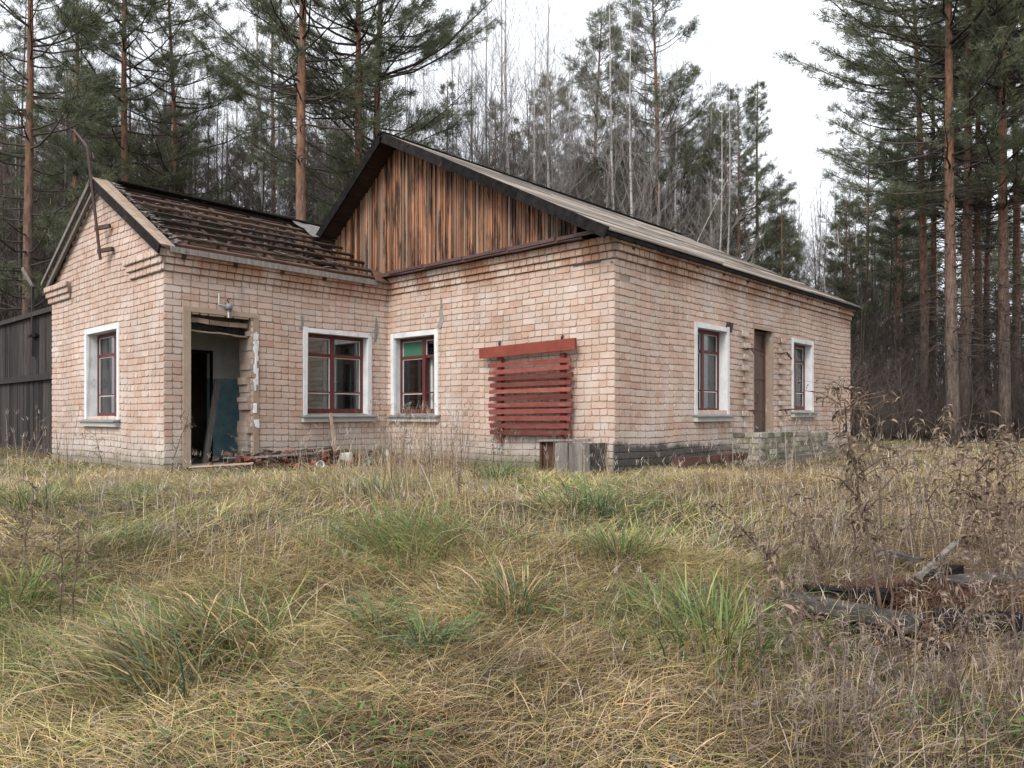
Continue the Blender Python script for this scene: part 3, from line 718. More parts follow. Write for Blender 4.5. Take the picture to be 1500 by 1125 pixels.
# ragged felt hanging from the torn edge of that strip and shreds on the battens
mb = MB(); r = random.Random(17)
for k in range(150):
    t = r.random(); x = XR + .05 + t * 2.5; y = YG + .26 + r.uniform(-.03, .10); s = r.uniform(.03, .08); z = zw(x) + .03
    mb.add([(x, y, z), (x + s, y + r.uniform(-.02, .02), z - s * SWg + .01), (x + s * .6, y + r.uniform(.03, .12), z - s * .6 * SWg + r.uniform(-.03, .03))], [(0, 1, 2)])
for k in range(200):
    i = r.randrange(8); t = (i + .25 + r.uniform(-.1, .1)) / 8; x = XR + t * 2.62; y = r.uniform(YG + .5, -.3); s = r.uniform(.02, .07); z = zw(x) + .012
    if r.random() > .35 + .65 * abs(math.sin(y * 2.1 + i)): continue
    mb.add([(x, y, z + .01), (x + s, y + r.uniform(-.03, .03), z - s * SWg + .02), (x + s * .5, y + r.uniform(.04, .14), z - s * .5 * SWg + r.uniform(.0, .03))], [(0, 1, 2)])
tag(wpart(mb, 'felt_shreds', M['felt']), kind='stuff')
# felt sheet by the main roof, valley flashing
vs = []; fs = []
for i in range(7):
    for j in range(5):
        x = XR - .1 + i * .16; y = -.55 + j * .26; vs.append((x, y, zw(x) + .05 + .02 * math.sin(i * 2 + j * 1.7)))
for i in range(6):
    for j in range(4): a = i * 5 + j; fs.append((a, a + 5, a + 6, a + 1))
wpart(MB().add(vs, fs), 'felt_sheet', M['felt'])
vf = MB().add([(XW - .30, -.16, zw(XW - .30) + .05), (XW + .20, -.42, zw(XW + .2) + .01), (XW + .24, -.10, zw(XW + .2) - .01), (XW + .10, -.02, zw(XW) + .03), (XW - .02, -.20, zw(XW) + .07)], [(0, 1, 4), (1, 2, 4), (2, 3, 4), (3, 0, 4)])
wpart(vf, 'valley_flashing', M['rust'])
# attic floor and rubble on it
wpart(MB().box((XL + .2, YW + .31, 2.80), (XW - .2, -.05, 2.90)), 'attic_floor', M['debris'])

# ------------------------------------------------------------ mast on the wing gable
mr = empty('mast_pole', (-7.34, -4.13, 3.2)); tag(mr, 'rusty bent steel pole leaning against the wing gable apex', 'pole')
def sub(mb, name, mat_, par, smooth=False):
    l = par.location; mb.v = [(v[0] - l[0], v[1] - l[1], v[2] - l[2]) for v in mb.v]; return mb.build(name, mat_, par, smooth)
def at_y(px, py, Y):
    r_ = ray(px); t = (Y - CAM[1]) / r_[1]; return Vector((CAM[0] + t * r_[0], Y, CAM[2] + (HOR - py) / FPX * t))
P0 = at_y(147, 380, -4.14); P1 = at_y(128, 215, -4.20); P2 = at_y(108, 190, -4.22)
sub(MB().tube([P0, P1], .024, 8), 'pipe', M['pipe'], mr); sub(MB().tube([P1, P2], .018, 8), 'bent_arm', M['pipe'], mr)
sub(MB().tube([P2, P2 + Vector((-.35, 0, -.02))], .008, 5), 'wire', M['pipe'], mr)
for t in (.15, .55):
    p = P0 + (P1 - P0) * t * .5; sub(MB().bar(p + Vector((-.05, .0, 0)), p + Vector((.22, .12, .02)), .05, .06), 'bracket', M['pipe'], mr)
# lamp bracket over the entrance
lr = empty('wall_lamp', (XW, -3.13, 2.36)); tag(lr, 'small old lamp holder with bent conduit above the entrance', 'lamp')
q = lambda s, y, z: (XW - y, YW + s, z)
sub(MB().lathe((XW + .06, -3.05, 2.33), [(0, -.05), (.045, -.04), (.06, 0), (.045, .04), (.02, .06), (0, .06)], 12), 'holder', M['sill'], lr, True)
sub(MB().tube([(XW + .03, -3.19, 2.52), (XW + .03, -3.19, 2.36), (XW + .03, -3.06, 2.35)], .010, 6), 'conduit', M['enamel'], lr)
sub(MB().tube([(XW + .05, -3.05, 2.29), (XW + .05, -3.05, 2.17)], .012, 6), 'cable', M['enamel'], lr)
sub(MB().tube([(XW + .03, -3.02, 2.36), (XW + .03, -3.06, 2.45), (XW + .03, -3.0, 2.47)], .008, 6), 'hook', M['pipe'], lr)

# ------------------------------------------------------------ fence on the left
fr_ = empty('plank_fence', (-9.9, -3.7, 0)); tag(fr_, 'tall dark weathered plank fence left of the wing', 'fence')
r = random.Random(9); x = -9.86; yF = -3.72
while x > -16.5:
    wd = r.uniform(.15, .25)
    for lv, (za, zb) in enumerate(((.0, 1.42), (1.50, 2.72))):
        w2 = wd if lv == 0 else wd * r.uniform(.9, 1.)
        mb = MB().box((x - w2 + .008, yF - .012 - r.uniform(0, .012), za - r.uniform(0, .15) * (1 - lv)), (x, yF + .012, zb + r.uniform(-.03, .03)))
        mb.v = [(v[0] + r.uniform(-.006, .006), v[1] + r.uniform(-.004, .004), v[2]) for v in mb.v]; sub(mb, 'plank', M['fence'], fr_)
    x -= wd
for z, h in ((2.76, .10), (1.46, .13), (.0, .12)): sub(MB().bar((-9.84, yF - .05, z), (-16.5, yF - .05, z), .07, h, (0, 0, 1), .01), 'rail', M['fence'], fr_)
sub(MB().box((-9.86, yF - .08, -.2), (-9.78, yF + .02, 2.85)), 'post', M['char'], fr_)
pr_ = empty('leaning_post', (-11.3, -3.9, 0)); tag(pr_, 'thin post with a slanted pale slat standing against the dark fence', 'post')
px_ = atd(48, 15.35, 0); pr_.location = (px_.x, px_.y, 0)
sub(MB().bar((px_.x, px_.y, 1.9), (px_.x, px_.y, 3.35), .06, .05, (0, 1, 0)), 'upright', M['fence'], pr_)
sub(MB().bar((px_.x + .02, px_.y, 3.3), (px_.x - .34, px_.y - .1, 3.72), .07, .025, (0, 1, 0)), 'slanted_slat', M['greyboard'], pr_)
sub(MB().bar((px_.x - .22, px_.y, 2.32), (px_.x + .24, px_.y, 2.32), .05, .06, (0, 0, 1)), 'cross_bar', M['char'], pr_)

# ------------------------------------------------------------ red slatted rack on the front wall
rr = empty('slatted_rack', (-1.6, -.06, .3)); tag(rr, 'red painted slatted rack with wide top board on the front wall', 'rack')
sub(MB().bar((-2.43, -.15, 1.675), (-.55, -.15, 1.71), .05, .165, (0, 0, 1), .003), 'top_board', mottle('orange_red_paint', (.17, .036, .025), (.24, .060, .042), 5, .65, .1, stain=(6, .62, (.28, .14, .10), (.5, 1, 2))), rr)
for x in (-2.07, -.84): sub(MB().bar((x, -.07, .28), (x, -.07, 1.60), .075, .06, (0, 1, 0), .003), 'upright', M['red_slat'], rr)
r = random.Random(3)
for i in range(11):
    z = 1.475 - i * .103; sub(MB().bar((-2.25 + r.uniform(-.025, .025), -.125, z + r.uniform(-.004, .004)), (-.65 + r.uniform(-.025, .025), -.125, z + .012 + r.uniform(-.004, .004)), .04, .064, (0, 0, 1), .005), 'slat', M['red_slat'], rr)
for x in (-2.12, -.88): sub(MB().tube([(x, -.03, 1.74), (x, -.05, 1.83), (x + .01, -.03, 1.86)], .016, 6), 'hanger', M['pipe'], rr)

# ------------------------------------------------------------ crate below the rack
cr_ = empty('plank_crate', (-.6, -.3, 0)); tag(cr_, 'low crate of grey planks and rusty sheet at the house corner', 'crate')
r = random.Random(6)
for i in range(5):
    x = -.64 + i * .118; sub(MB().bar((x, -.42 + r.uniform(-.01, .01), -.1), (x + r.uniform(-.015, .015), -.42, .34 + r.uniform(-.04, .02)), .115, .022, (0, 1, 0), .005), 'plank', M['greyboard'], cr_)
sub(MB().bar((-1.0, -.40, .345), (-.12, -.40, .375), .08, .03, (0, 0, 1), .006), 'top_rail', M['greyboard'], cr_)
sub(MB().box((-.98, -.36, -.1), (-.70, -.345, .33)), 'rusty_sheet', M['rust'], cr_)
for a_, b_ in ((-1.0, -.96), (-.14, -.11)): sub(MB().box((a_, -.40, -.1), (b_, -.03, .33)), 'side_panel', M['rust' if a_ < -.5 else 'charred'], cr_)
sub(MB().box((-.96, -.05, -.1), (-.14, -.03, .3)), 'back_panel', M['char'], cr_)

# ------------------------------------------------------------ low brick porch by the side door
po = empty('brick_porch', (.3, 4.7, 0)); tag(po, 'low mossy brick porch wall in front of the side door', 'porch wall')
sub(MB().box((.002, 3.50, -.3), (.52, 5.70, .40)).box((.002, 6.0, -.3), (.13, 7.6, .34)), 'mortar_bed', M['cement'], po)
r = random.Random(14); PB = []
for wd in (.25, .16):
    vs, fs = brick_geo(wd, .082, .02, .012, int(wd * 100)); PB.append((wd, MB().add(vs, fs).mesh('porch_brick', M['grey_brick'])))
def pbricks(o, ang, L, rows, ztop):
    Fp = Matrix.Translation((o[0], o[1], 0)) @ Matrix.Rotation(ang, 4, 'Z')
    for row in range(rows):
        s = -.02 + (.08 if row % 2 else 0); zc = ztop - .05 - row * .095
        while s < L - .12:
            wd, me = PB[0] if r.random() < .75 else PB[1]
            if s + wd > L + .03: wd, me = PB[1]
            if s + wd > L + .05: break
            if not (row == 0 and r.random() < .2):
                ob = link('brick', me, po); ob.matrix_local = Matrix.Translation(-po.location) @ Fp @ Matrix.Translation((s + wd / 2, r.uniform(-.008, .012), zc)) @ Matrix.Rotation(r.uniform(-.02, .02), 4, 'Y')
            s += wd + .013
pbricks((.52, 3.50), R(90), 2.2, 5, .42); pbricks((.0, 3.50), 0, .52, 5, .42); pbricks((.13, 6.0), R(90), 1.6, 4, .36)

# ------------------------------------------------------------ things lying along the walls
def gz(x, y): return float(ground(x, y))
x, y = -3.95, -.75; x, y = atd(508, 12.0).xy; z = gz(x, y)
tag(MB().lathe((x, y, z - .02), [(0, 0), (.085, 0), (.10, .05), (.105, .15), (.09, .205), (.092, .23), (.08, .23), (.078, .2), (.09, .15), (.085, .05), (0, .02)], 20).build('jar', M['clay'], smooth=True), 'grey ceramic jar standing at the foot of the wing wall', 'jar')
p = atd(467, 11.3); mb = MB().lathe((0, 0, 0), [(0, 0), (.05, 0), (.06, .12), (.055, .12), (.046, .01), (0, .01)], 16); o = mb.build('cup', M['enamel'], smooth=True); o.location = (p.x, p.y, p.z + .06); o.rotation_euler = (R(82), 0, R(70))
tag(o, 'white plastic cup lying on its side near the doorway rubble', 'cup')
p = atd(567, 12.9); br = empty('bottle', p); tag(br, 'small white plastic bottle with dark cap below the windows', 'bottle')
MB().lathe((0, 0, 0), [(0, 0), (.045, 0), (.05, .03), (.05, .17), (.022, .21), (.02, .23), (0, .23)], 14).build('body', M['enamel'], br, True); MB().lathe((0, 0, .225), [(0, 0), (.024, 0), (.024, .035), (0, .035)], 12).build('cap', M['black'], br)
p = atd(537, 12.2); mb = MB(); 
for k in range(5): mb.bar((-.1 + .05 * k, -.02 * k, .02 + .03 * (k % 2)), (.05 + .03 * k, .08 - .02 * k, .14 - .02 * k), .10, .008, (0, 0, 1), .03)
o = mb.build('scrap_sheet', M['sill']); o.location = p; tag(o, 'crumpled grey sheet metal scrap beside the ceramic jar', 'scrap')
p = atd(650, 12.25); o = MB().box((-.10, -.08, -.05), (.10, .08, .10)).box((-.16, -.05, .0), (-.101, .03, .10)).build('scrap_box', M['rust']); o.location = p; o.rotation_euler = (0, 0, .5); tag(o, 'small dark rusty box in the grass below the front window', 'box')
st = MB().bar((XW + .30, -1.30, -.1), (XW + .12, -1.30, .74), .05, .035, (0, 1, 0), .004).build('stake', M['sandboard']); tag(st, 'thin wooden stake leaning against the sill of the wing window', 'stake')
# rusty beam at the foot of the side wall
o = MB().bar((.35, 1.05, .03), (.42, 3.1, .05), .12, .11, (0, 0, 1), .012).bar((.36, 1.05, .03), (.37, 1.12, .03), .13, .12, (0, 0, 1), .004).build('rotten_beam', M['rust']); tag(o, 'rotten red-brown beam lying along the side wall', 'beam')
o = MB().bar((.95, 3.9, .02), (1.2, 6.2, .03), .10, .05, (0, 0, 1), .01).build('plank', M['greyboard']); tag(o, 'grey plank lying on the ground before the brick porch', 'plank')
# rubble before the doorway
mb = MB(); mb2 = MB(); r = random.Random(15)
for k in range(700):
    x = XW + .08 + abs(r.gauss(0, .55)); y = r.choice((-2.4, -2.2, -1.6)) + r.gauss(0, .5); s = r.uniform(.02, .10); z = gz(x, y) + max(0, .26 - .2 * (x - XW)) * r.random()
    t = mb2 if r.random() < .35 else mb
    t.bar((x, y, z), (x + r.uniform(-1, 1) * s * 1.6, y + r.uniform(-1, 1) * s * 1.6, z + r.uniform(-.3, .6) * s), s, s * .6, (0, 0, 1), s * .2)
rb = empty('rubble_heap', (0, 0, 0)); tag(rb, 'heap of broken brick and rotten wood before the open doorway', 'rubble')
tag(mb.build('wood_bits', M['batten'], rb), kind='stuff'); tag(mb2.build('brick_bits', M['redbits'], rb), kind='stuff')
for k, (a, b, mm) in enumerate((((-4.5, -2.9, .08), (-3.9, -2.1, .14), 'greyboard'), ((-4.6, -2.3, .1), (-4.1, -1.75, .2), 'batten'), ((-4.75, -3.2, .08), (-4.3, -2.5, .06), 'greyboard'), ((-4.3, -3.9, .0), (-3.7, -3.3, .04), 'sandboard'))):
    MB().bar(a, b, .09, .025, (0, 0, 1), .01).build('board', M[mm], rb)
# door sill slab
tag(MB().box((XW - .3, YW + .3, -.3), (XW + .10, YW + 1.4, -.02)).build('door_step', M['cement']), 'broken concrete step in the open doorway of the wing', 'step')

# ------------------------------------------------------------ grass
PAL = {'straw': [(.40, .31, .18), (.34, .25, .14), (.46, .37, .24), (.28, .205, .12), (.42, .30, .15)],
       'rust': [(.30, .16, .07), (.36, .21, .10), (.25, .13, .065)],
       'olive': [(.20, .20, .07), (.24, .23, .09), (.17, .18, .065), (.29, .27, .11)],
       'green': [(.10, .17, .05), (.13, .20, .065), (.085, .145, .055), (.16, .21, .08)],
       'blue': [(.10, .17, .10), (.13, .19, .12)],
       'grey': [(.36, .31, .26), (.42, .37, .32), (.30, .25, .21), (.34, .27, .22)]}
PAL['umber'] = [(.13, .085, .06), (.20, .14, .105), (.26, .20, .165), (.10, .065, .05), (.30, .24, .20)]
PAL['yellow'] = [(.37, .31, .145), (.32, .275, .125), (.41, .34, .18), (.29, .26, .115)]
def pxd(x, y):
    d = (x - CAM[0]) * AX[0] + (y - CAM[1]) * AX[1]; l = (x - CAM[0]) * RT[0] + (y - CAM[1]) * RT[1]
    return 750 + FPX * l / np.maximum(d, .3), d
def trod(x, y):
    '''1 on the trodden strip through the middle of the yard'''
    px, d = pxd(x, y); return np.exp(-((px - 690 - 12 * d) / 340) ** 2) * (.55 + .9 * (vnoise(x, y, 1.0, 31) - .25)).clip(0, 1)
def right_weeds(x, y):
    px, d = pxd(x, y); return (px > 1105 + 160 * vnoise(x, y, 1.5, 33)) & (d < 7.0)
def pick(names, n):
    L = np.array([c for k in names for c in PAL[k]]); c = L[rng.integers(0, len(L), n)]
    return c * rng.uniform(.5, 1.65, (n, 1))
def blades(P, az, tilt0, bend, length, width, col, seg=3):
    """curved tapering strips: tilt0 = lean from vertical at the root, bend = further lean towards the tip"""
    n = len(P); az = np.asarray(az); d = np.stack([np.cos(az), np.sin(az)], 1); sidev = np.stack([-d[:, 1], d[:, 0], np.zeros(n)], 1)
    tw = rng.uniform(-.6, .6, n); sidev[:, 2] = np.sin(tw); sidev[:, :2] *= np.cos(tw)[:, None]
    pts = [P.copy()]; cur = P.copy()
    for k in range(seg):
        t = tilt0 + bend * (k + .5) / seg; st = length / seg
        cur = cur + np.stack([d[:, 0] * np.sin(t) * st, d[:, 1] * np.sin(t) * st, np.cos(t) * st], 1); pts.append(cur)
    vs = []
    for k in range(seg):
        wk = width * (1 - .75 * (k / seg) ** 1.5) * (.8 if k == 0 else 1); vs += [pts[k] - sidev * wk[:, None] / 2, pts[k] + sidev * wk[:, None] / 2]
    vs.append(pts[seg]); nv = len(vs); Vv = np.stack(vs, 1).reshape(-1, 3)
    tr = []
    for k in range(seg - 1): a = 2 * k; tr += [(a, a + 1, a + 3), (a, a + 3, a + 2)]
    a = 2 * (seg - 1); tr.append((a, a + 1, a + 2))
    T = (np.arange(n)[:, None, None] * nv + np.array(tr)[None]).reshape(-1, 3)
    return Vv, T, np.repeat(col, nv, 0)
class GB:
    def __init__(s): s.V = []; s.T = []; s.C = []; s.n = 0
    def add(s, V, T, c): s.V.append(V); s.T.append(T + s.n); s.C.append(c); s.n += len(V)
    def obj(s, name, mat_=None, parent=None):
        return link(name, np_mesh(name, np.concatenate(s.V), np.concatenate(s.T), mat_ or M['blade'], np.concatenate(s.C)), parent)
HEAP, _ = gnd(1370, 890)
def scatter(n, s0, s1, extra=1.5):
    """points in the meadow seen by the camera and somewhat beyond it on both sides"""
    u = rng.random(n); s = np.sqrt(s0 ** 2 + u * (s1 ** 2 - s0 ** 2)); l = rng.uniform(-1, 1, n) * (.72 * s + extra)
    x = CAM[0] + s * AX[0] + l * RT[0]; y = CAM[1] + s * AX[1] + l * RT[1]
    inside = ((x > -9.85) & (x < .03) & (y > -.06) & (y < 9.5)) | ((x > -9.85) & (x < XW + .06) & (y > YW - .06) & (y < .1))
    hx = (x - HEAP.x) * RT[0] + (y - HEAP.y) * RT[1]; hy = (x - HEAP.x) * AX[0] + (y - HEAP.y) * AX[1]
    inside |= ((hx / .95) ** 2 + (hy / .42) ** 2 < 1) & (rng.random(n) < .9)
    k = ~inside; return x[k], y[k], s[k]
def fields(x, y):
    return vnoise(x, y, .55, 11), vnoise(x, y, 1.3, 12), vnoise(x, y, .35, 13) * 2 * math.pi + vnoise(x, y, 1.1, 14) * 2.5
def choose(x, y):
    """colour by patch: straw everywhere, olive and green in places"""
    n = len(x); a, b, _ = fields(x, y); q = rng.random(n); col = pick(['straw'], n)
    g = (a * .6 + b * .4)
    m1 = q < np.clip((g - .33) * 1.9, .08, .78); col[m1] = pick(['olive'], m1.sum())
    m2 = q < np.clip((g - .53) * 2.2, .0, .5); col[m2] = pick(['green'], m2.sum())
    my = (q < .55) & (q > .2) & (vnoise(x, y, .7, 32) > .47); col[my] = pick(['yellow'], my.sum())
    m3 = (q > .86) & (vnoise(x, y, .8, 15) > .5); col[m3] = pick(['rust'], m3.sum())
    m4 = (q > .93); col[m4] = pick(['grey'], m4.sum())
    m5 = right_weeds(x, y) & (rng.random(n) < .55); col[m5] = pick(['umber'], m5.sum())
    dk = .62 + .62 * vnoise(x, y, 3.1, 36); return col * dk[:, None]
lying = GB()
for n, s0, s1, wd, seg in ((190000, 1.5, 5.5, .0030, 3), (90000, 5.5, 11, .0065, 2), (42000, 11, 20, .010, 2), (26000, 20, 34, .018, 1)):
    x, y, s = scatter(n, s0, s1); n = len(x); z = ground(x, y); a, b, fl_ = fields(x, y)
    az = fl_ + rng.normal(0, 1.15, n); ln = rng.uniform(.05, .26, n) * (.8 + .5 * b); lift = rng.random(n) ** 2 * .07 * hk(x, y)
    P = np.stack([x, y, z + lift], 1)
    lying.add(*blades(P, az, rng.uniform(.8, 1.5, n), rng.uniform(-.1, .9, n), ln, wd * rng.uniform(.6, 1.5, n), choose(x, y) * 1.26, seg))
tag(lying.obj('matted_grass'), 'matted straw-coloured and olive grass covering the yard', 'grass', kind='stuff')
up = GB()
for n, s0, s1, wd in ((20000, 1.6, 5.5, .0038), (20000, 5.5, 11, .006), (20000, 11, 24, .010)):
    x, y, s = scatter(n, s0, s1); a, b, fl_ = fields(x, y); k = rng.random(len(x)) < np.clip((b - .35) * 1.8 + .12, .06, 1) * (1 - .85 * trod(x, y)); x, y, a, b, fl_ = x[k], y[k], a[k], b[k], fl_[k]; n = len(x)
    P = np.stack([x, y, ground(x, y)], 1)
    up.add(*blades(P, fl_ + rng.normal(0, 1.0, n), rng.uniform(.3, 1.1, n), rng.uniform(.4, 1.5, n), rng.uniform(.06, .20, n) * (.6 + .7 * b) * hk(x, y) * (1 - .6 * trod(x, y)) * np.clip(.5 + (s[k] - 2.5) / 9, .5, 1), wd * rng.uniform(.6, 1.3, n), choose(x, y), 3))
for k in range(520):          # small clumps, each of one colour and leaning one way
    x, y, s = scatter(1, 1.8, 15.0)
    if not len(x): continue
    if rng.random() < .75 * trod(x, y)[0]: continue
    d = s[0]; n = int(rng.integers(25, 90)); q = rng.normal(0, rng.uniform(.04, .13), (n, 2)); X = x[0] + q[:, 0]; Y = y[0] + q[:, 1]
    pal = ['umber', 'grey'] if right_weeds(x, y)[0] else [['straw', 'grey'], ['straw'], ['olive', 'straw'], ['olive', 'green'], ['grey'], ['straw', 'rust']][int(rng.choice(6, p=[.22, .2, .24, .14, .12, .08]))]
    az = rng.uniform(0, 6.28) + rng.normal(0, .8, n)
    up.add(*blades(np.stack([X, Y, ground(X, Y)], 1), az, rng.uniform(.3, 1.1, n), rng.uniform(.5, 1.6, n), rng.uniform(.12, .32) * min(1, .55 + (d - 2.5) / 9) * rng.uniform(.6, 1.25, n) * hk(X, Y), (.0028 + .00035 * d) * rng.uniform(.7, 1.4, n), pick(pal, n), 3))
tag(up.obj('standing_grass'), 'short standing grass mixed through the yard', 'grass', kind='stuff')
# drifts of dry upright grass: (px, py, radius m, blades, height, palette)
dry = GB()
for px, py, rad, n, h, pal in ((120, 720, 1.1, 1500, .55, ['grey', 'straw']), (300, 740, 1.3, 1800, .42, ['grey', 'straw']), (60, 760, .9, 900, .5, ['grey']), (400, 820, 1.0, 1700, .45, ['grey', 'straw']), (250, 830, .8, 900, .35, ['straw', 'grey']),
    (610, 735, .9, 1500, .85, ['grey', 'straw']), (570, 700, .8, 900, .95, ['grey', 'straw']), (680, 770, .9, 1200, .45, ['grey', 'straw']), (830, 830, .7, 900, .4, ['grey', 'straw']), (740, 690, .9, 1100, .6, ['straw', 'olive']),
    (1000, 730, .8, 900, .45, ['grey', 'straw']), (1150, 740, 1.4, 2200, .6, ['grey', 'straw']), (1230, 800, 1.0, 1900, .6, ['grey', 'straw']), (1100, 690, 1.2, 1200, .6, ['grey']), (1350, 720, 1.5, 1700, .6, ['straw', 'grey']), (1450, 690, 2.0, 1700, .6, ['straw', 'grey']),
    (900, 950, .45, 1500, .38, ['straw', 'grey', 'olive']), (1000, 1010, .5, 1800, .36, ['straw', 'grey', 'olive']), (1130, 1060, .5, 1900, .36, ['straw', 'grey']), (1300, 1060, .6, 2300, .40, ['grey', 'straw']), (1430, 1050, .6, 2300, .42, ['grey', 'straw']), (1200, 930, .6, 1500, .42, ['grey', 'rust']),
    (1050, 900, .6, 900, .35, ['olive', 'straw']), (1320, 960, .7, 1700, .48, ['grey', 'straw']), (1470, 940, .7, 1500, .5, ['grey', 'straw']), (840, 1060, .4, 900, .25, ['straw', 'olive']), (330, 700, .9, 900, .45, ['straw', 'grey']), (850, 700, 1.0, 900, .4, ['olive', 'straw'])):
    n = int(n * (.30 if py < 860 else .16)); h = h * (.66 if py < 860 else .55); c, d = gnd(px, py); q = rng.normal(0, rad * .55, (n, 2)); x = c.x + q[:, 0]; y = c.y + q[:, 1]
    ok = ~(((x > -9.85) & (x < .03) & (y > -.06) & (y < 9.5)) | ((x > -9.85) & (x < XW + .06) & (y > YW - .06) & (y < .1))); x, y = x[ok], y[ok]; n = len(x)
    P = np.stack([x, y, ground(x, y)], 1); lean = rng.uniform(0, 6.28)
    dry.add(*blades(P, lean + rng.normal(0, 1.1, n), rng.uniform(0, .45, n), rng.uniform(0, .8, n), h * rng.uniform(.45, 1.2, n) * (hk(x, y) if h < .45 else 1), (.0028 + .00035 * d) * rng.uniform(.6, 1.3, n), pick(pal, n), 3))
    m_ = n // (9 if d > 5.5 else 40); k = rng.integers(0, n, m_)             # feathery heads on some of the stalks
    hp = P[k] + np.stack([rng.normal(0, .05, m_), rng.normal(0, .05, m_), h * rng.uniform(.85, 1.15, m_)], 1)
    for j in range(4): dry.add(*blades(hp + rng.normal(0, .012, (m_, 3)), rng.uniform(0, 6.28, m_), rng.uniform(.1, .8, m_), rng.uniform(.2, 1, m_), rng.uniform(.04, .10, m_), (.003 + .0004 * d) * np.ones(m_), pick(['grey'], m_) * 1.1, 2))
for px0, px1, d0, d1, n, h in ((555, 690, 8.5, 12.2, 230, .85), (800, 900, 9.0, 10.0, 25, .55), (1060, 1200, 8.0, 12, 60, .7), (430, 540, 9, 11.5, 30, .5), (0, 110, 9, 13, 40, .8), (1240, 1500, 5, 10, 90, .65)):
    px = rng.uniform(px0, px1, n); d = rng.uniform(d0, d1, n); x = CAM[0] + d * (AX[0] + (px - 750) / FPX * RT[0]); y = CAM[1] + d * (AX[1] + (px - 750) / FPX * RT[1])
    ok = hdist(x, y) > .08; x, y, d = x[ok], y[ok], d[ok]; n = len(x); P = np.stack([x, y, ground(x, y)], 1); L = h * rng.uniform(.5, 1.3, n); az = rng.uniform(0, 6.28, n); t0 = rng.uniform(0, .35, n)
    dry.add(*blades(P, az, t0, rng.uniform(0, .35, n), L, .0075 * rng.uniform(.7, 1.3, n), pick(['grey', 'umber', 'straw'], n), 4))
    tip = P + np.stack([np.cos(az) * np.sin(t0 + .1) * L * .9, np.sin(az) * np.sin(t0 + .1) * L * .9, np.cos(t0 + .1) * L * .9], 1)
    for j in range(4): dry.add(*blades(tip + rng.normal(0, .01, (n, 3)), az + rng.normal(0, .7, n), rng.uniform(.1, .9, n), rng.uniform(.2, 1, n), rng.uniform(.05, .13, n), .006 * np.ones(n), pick(['grey'], n), 2))
tag(dry.obj('dry_tall_grass'), 'tall dry greyish grass standing in drifts', 'grass', kind='stuff')
# single tussocks
def tussock(px, py, n, ln, pal, label, lean=None, spread=.12, wd=.0085):
    c, d = gnd(px, py); g = GB(); q = rng.normal(0, spread, (n, 2)); az = np.arctan2(q[:, 1], q[:, 0]) + rng.normal(0, .5, n)
    if lean is not None: az = np.where(rng.random(n) < .75, lean + rng.normal(0, .45, n), az)
    P = np.stack([q[:, 0], q[:, 1], np.asarray(ground(c.x + q[:, 0], c.y + q[:, 1])) - c.z], 1)
    g.add(*blades(P, az, rng.uniform(.1, .7, n), rng.uniform(.7, 1.7, n), ln * rng.uniform(.55, 1.2, n), wd * rng.uniform(.6, 1.3, n), pick(pal, n), 4))
    o = g.obj('grass_tussock'); o.location = c; tag(o, label, 'grass tussock', 'grass tussocks')
CL = YAW + math.pi   # towards the picture's left
tussock(345, 965, 620, .46, ['olive', 'green', 'straw'], 'big drooping yellow-green tussock at the lower left', CL, .13)
tussock(230, 1010, 420, .52, ['olive', 'blue', 'straw'], 'flattened long-bladed tussock combed to the left beside the biggest tussock', CL, .12)
tussock(600, 815, 650, .48, ['green', 'olive'], 'broad green tussock in the middle of the yard', CL, .28, .008)
tussock(555, 915, 120, .24, ['blue', 'green'], 'small bluish tuft below the broad green tussock', None, .06)
tussock(625, 955, 170, .26, ['blue', 'green'], 'small dark green tuft left of the bare patch', None, .08)
tussock(760, 900, 230, .34, ['blue', 'straw', 'green'], 'pale green tuft lying over in mid foreground', None, .10)
tussock(910, 815, 260, .32, ['olive', 'green'], 'round green tuft behind the dry stalks in mid yard', None, .12)
tussock(955, 905, 240, .26, ['blue', 'green'], 'low green tuft right of centre', None, .12)
tussock(1050, 960, 520, .40, ['green', 'olive'], 'bright yellow-green tussock before the charred boards', None, .2)
tussock(870, 745, 300, .36, ['blue', 'green'], 'dark bluish green tuft in front of the crate', None, .2, .009)
tussock(728, 705, 200, .40, ['blue', 'green'], 'vivid green upright tuft below the red rack', None, .10, .011)
tussock(30, 890, 260, .34, ['green', 'olive'], 'green tuft at the left edge of the picture', None, .14)
tussock(50, 745, 260, .36, ['green', 'olive'], 'green tuft amid dry grass near the fence', None, .16, .009)
tussock(830, 690, 330, .42, ['olive', 'green'], 'olive tuft in front of the grey crate planks', None, .2, .010)
tussock(560, 725, 300, .36, ['blue', 'olive'], 'greyish green tuft under the wing window corner', None, .2, .010)
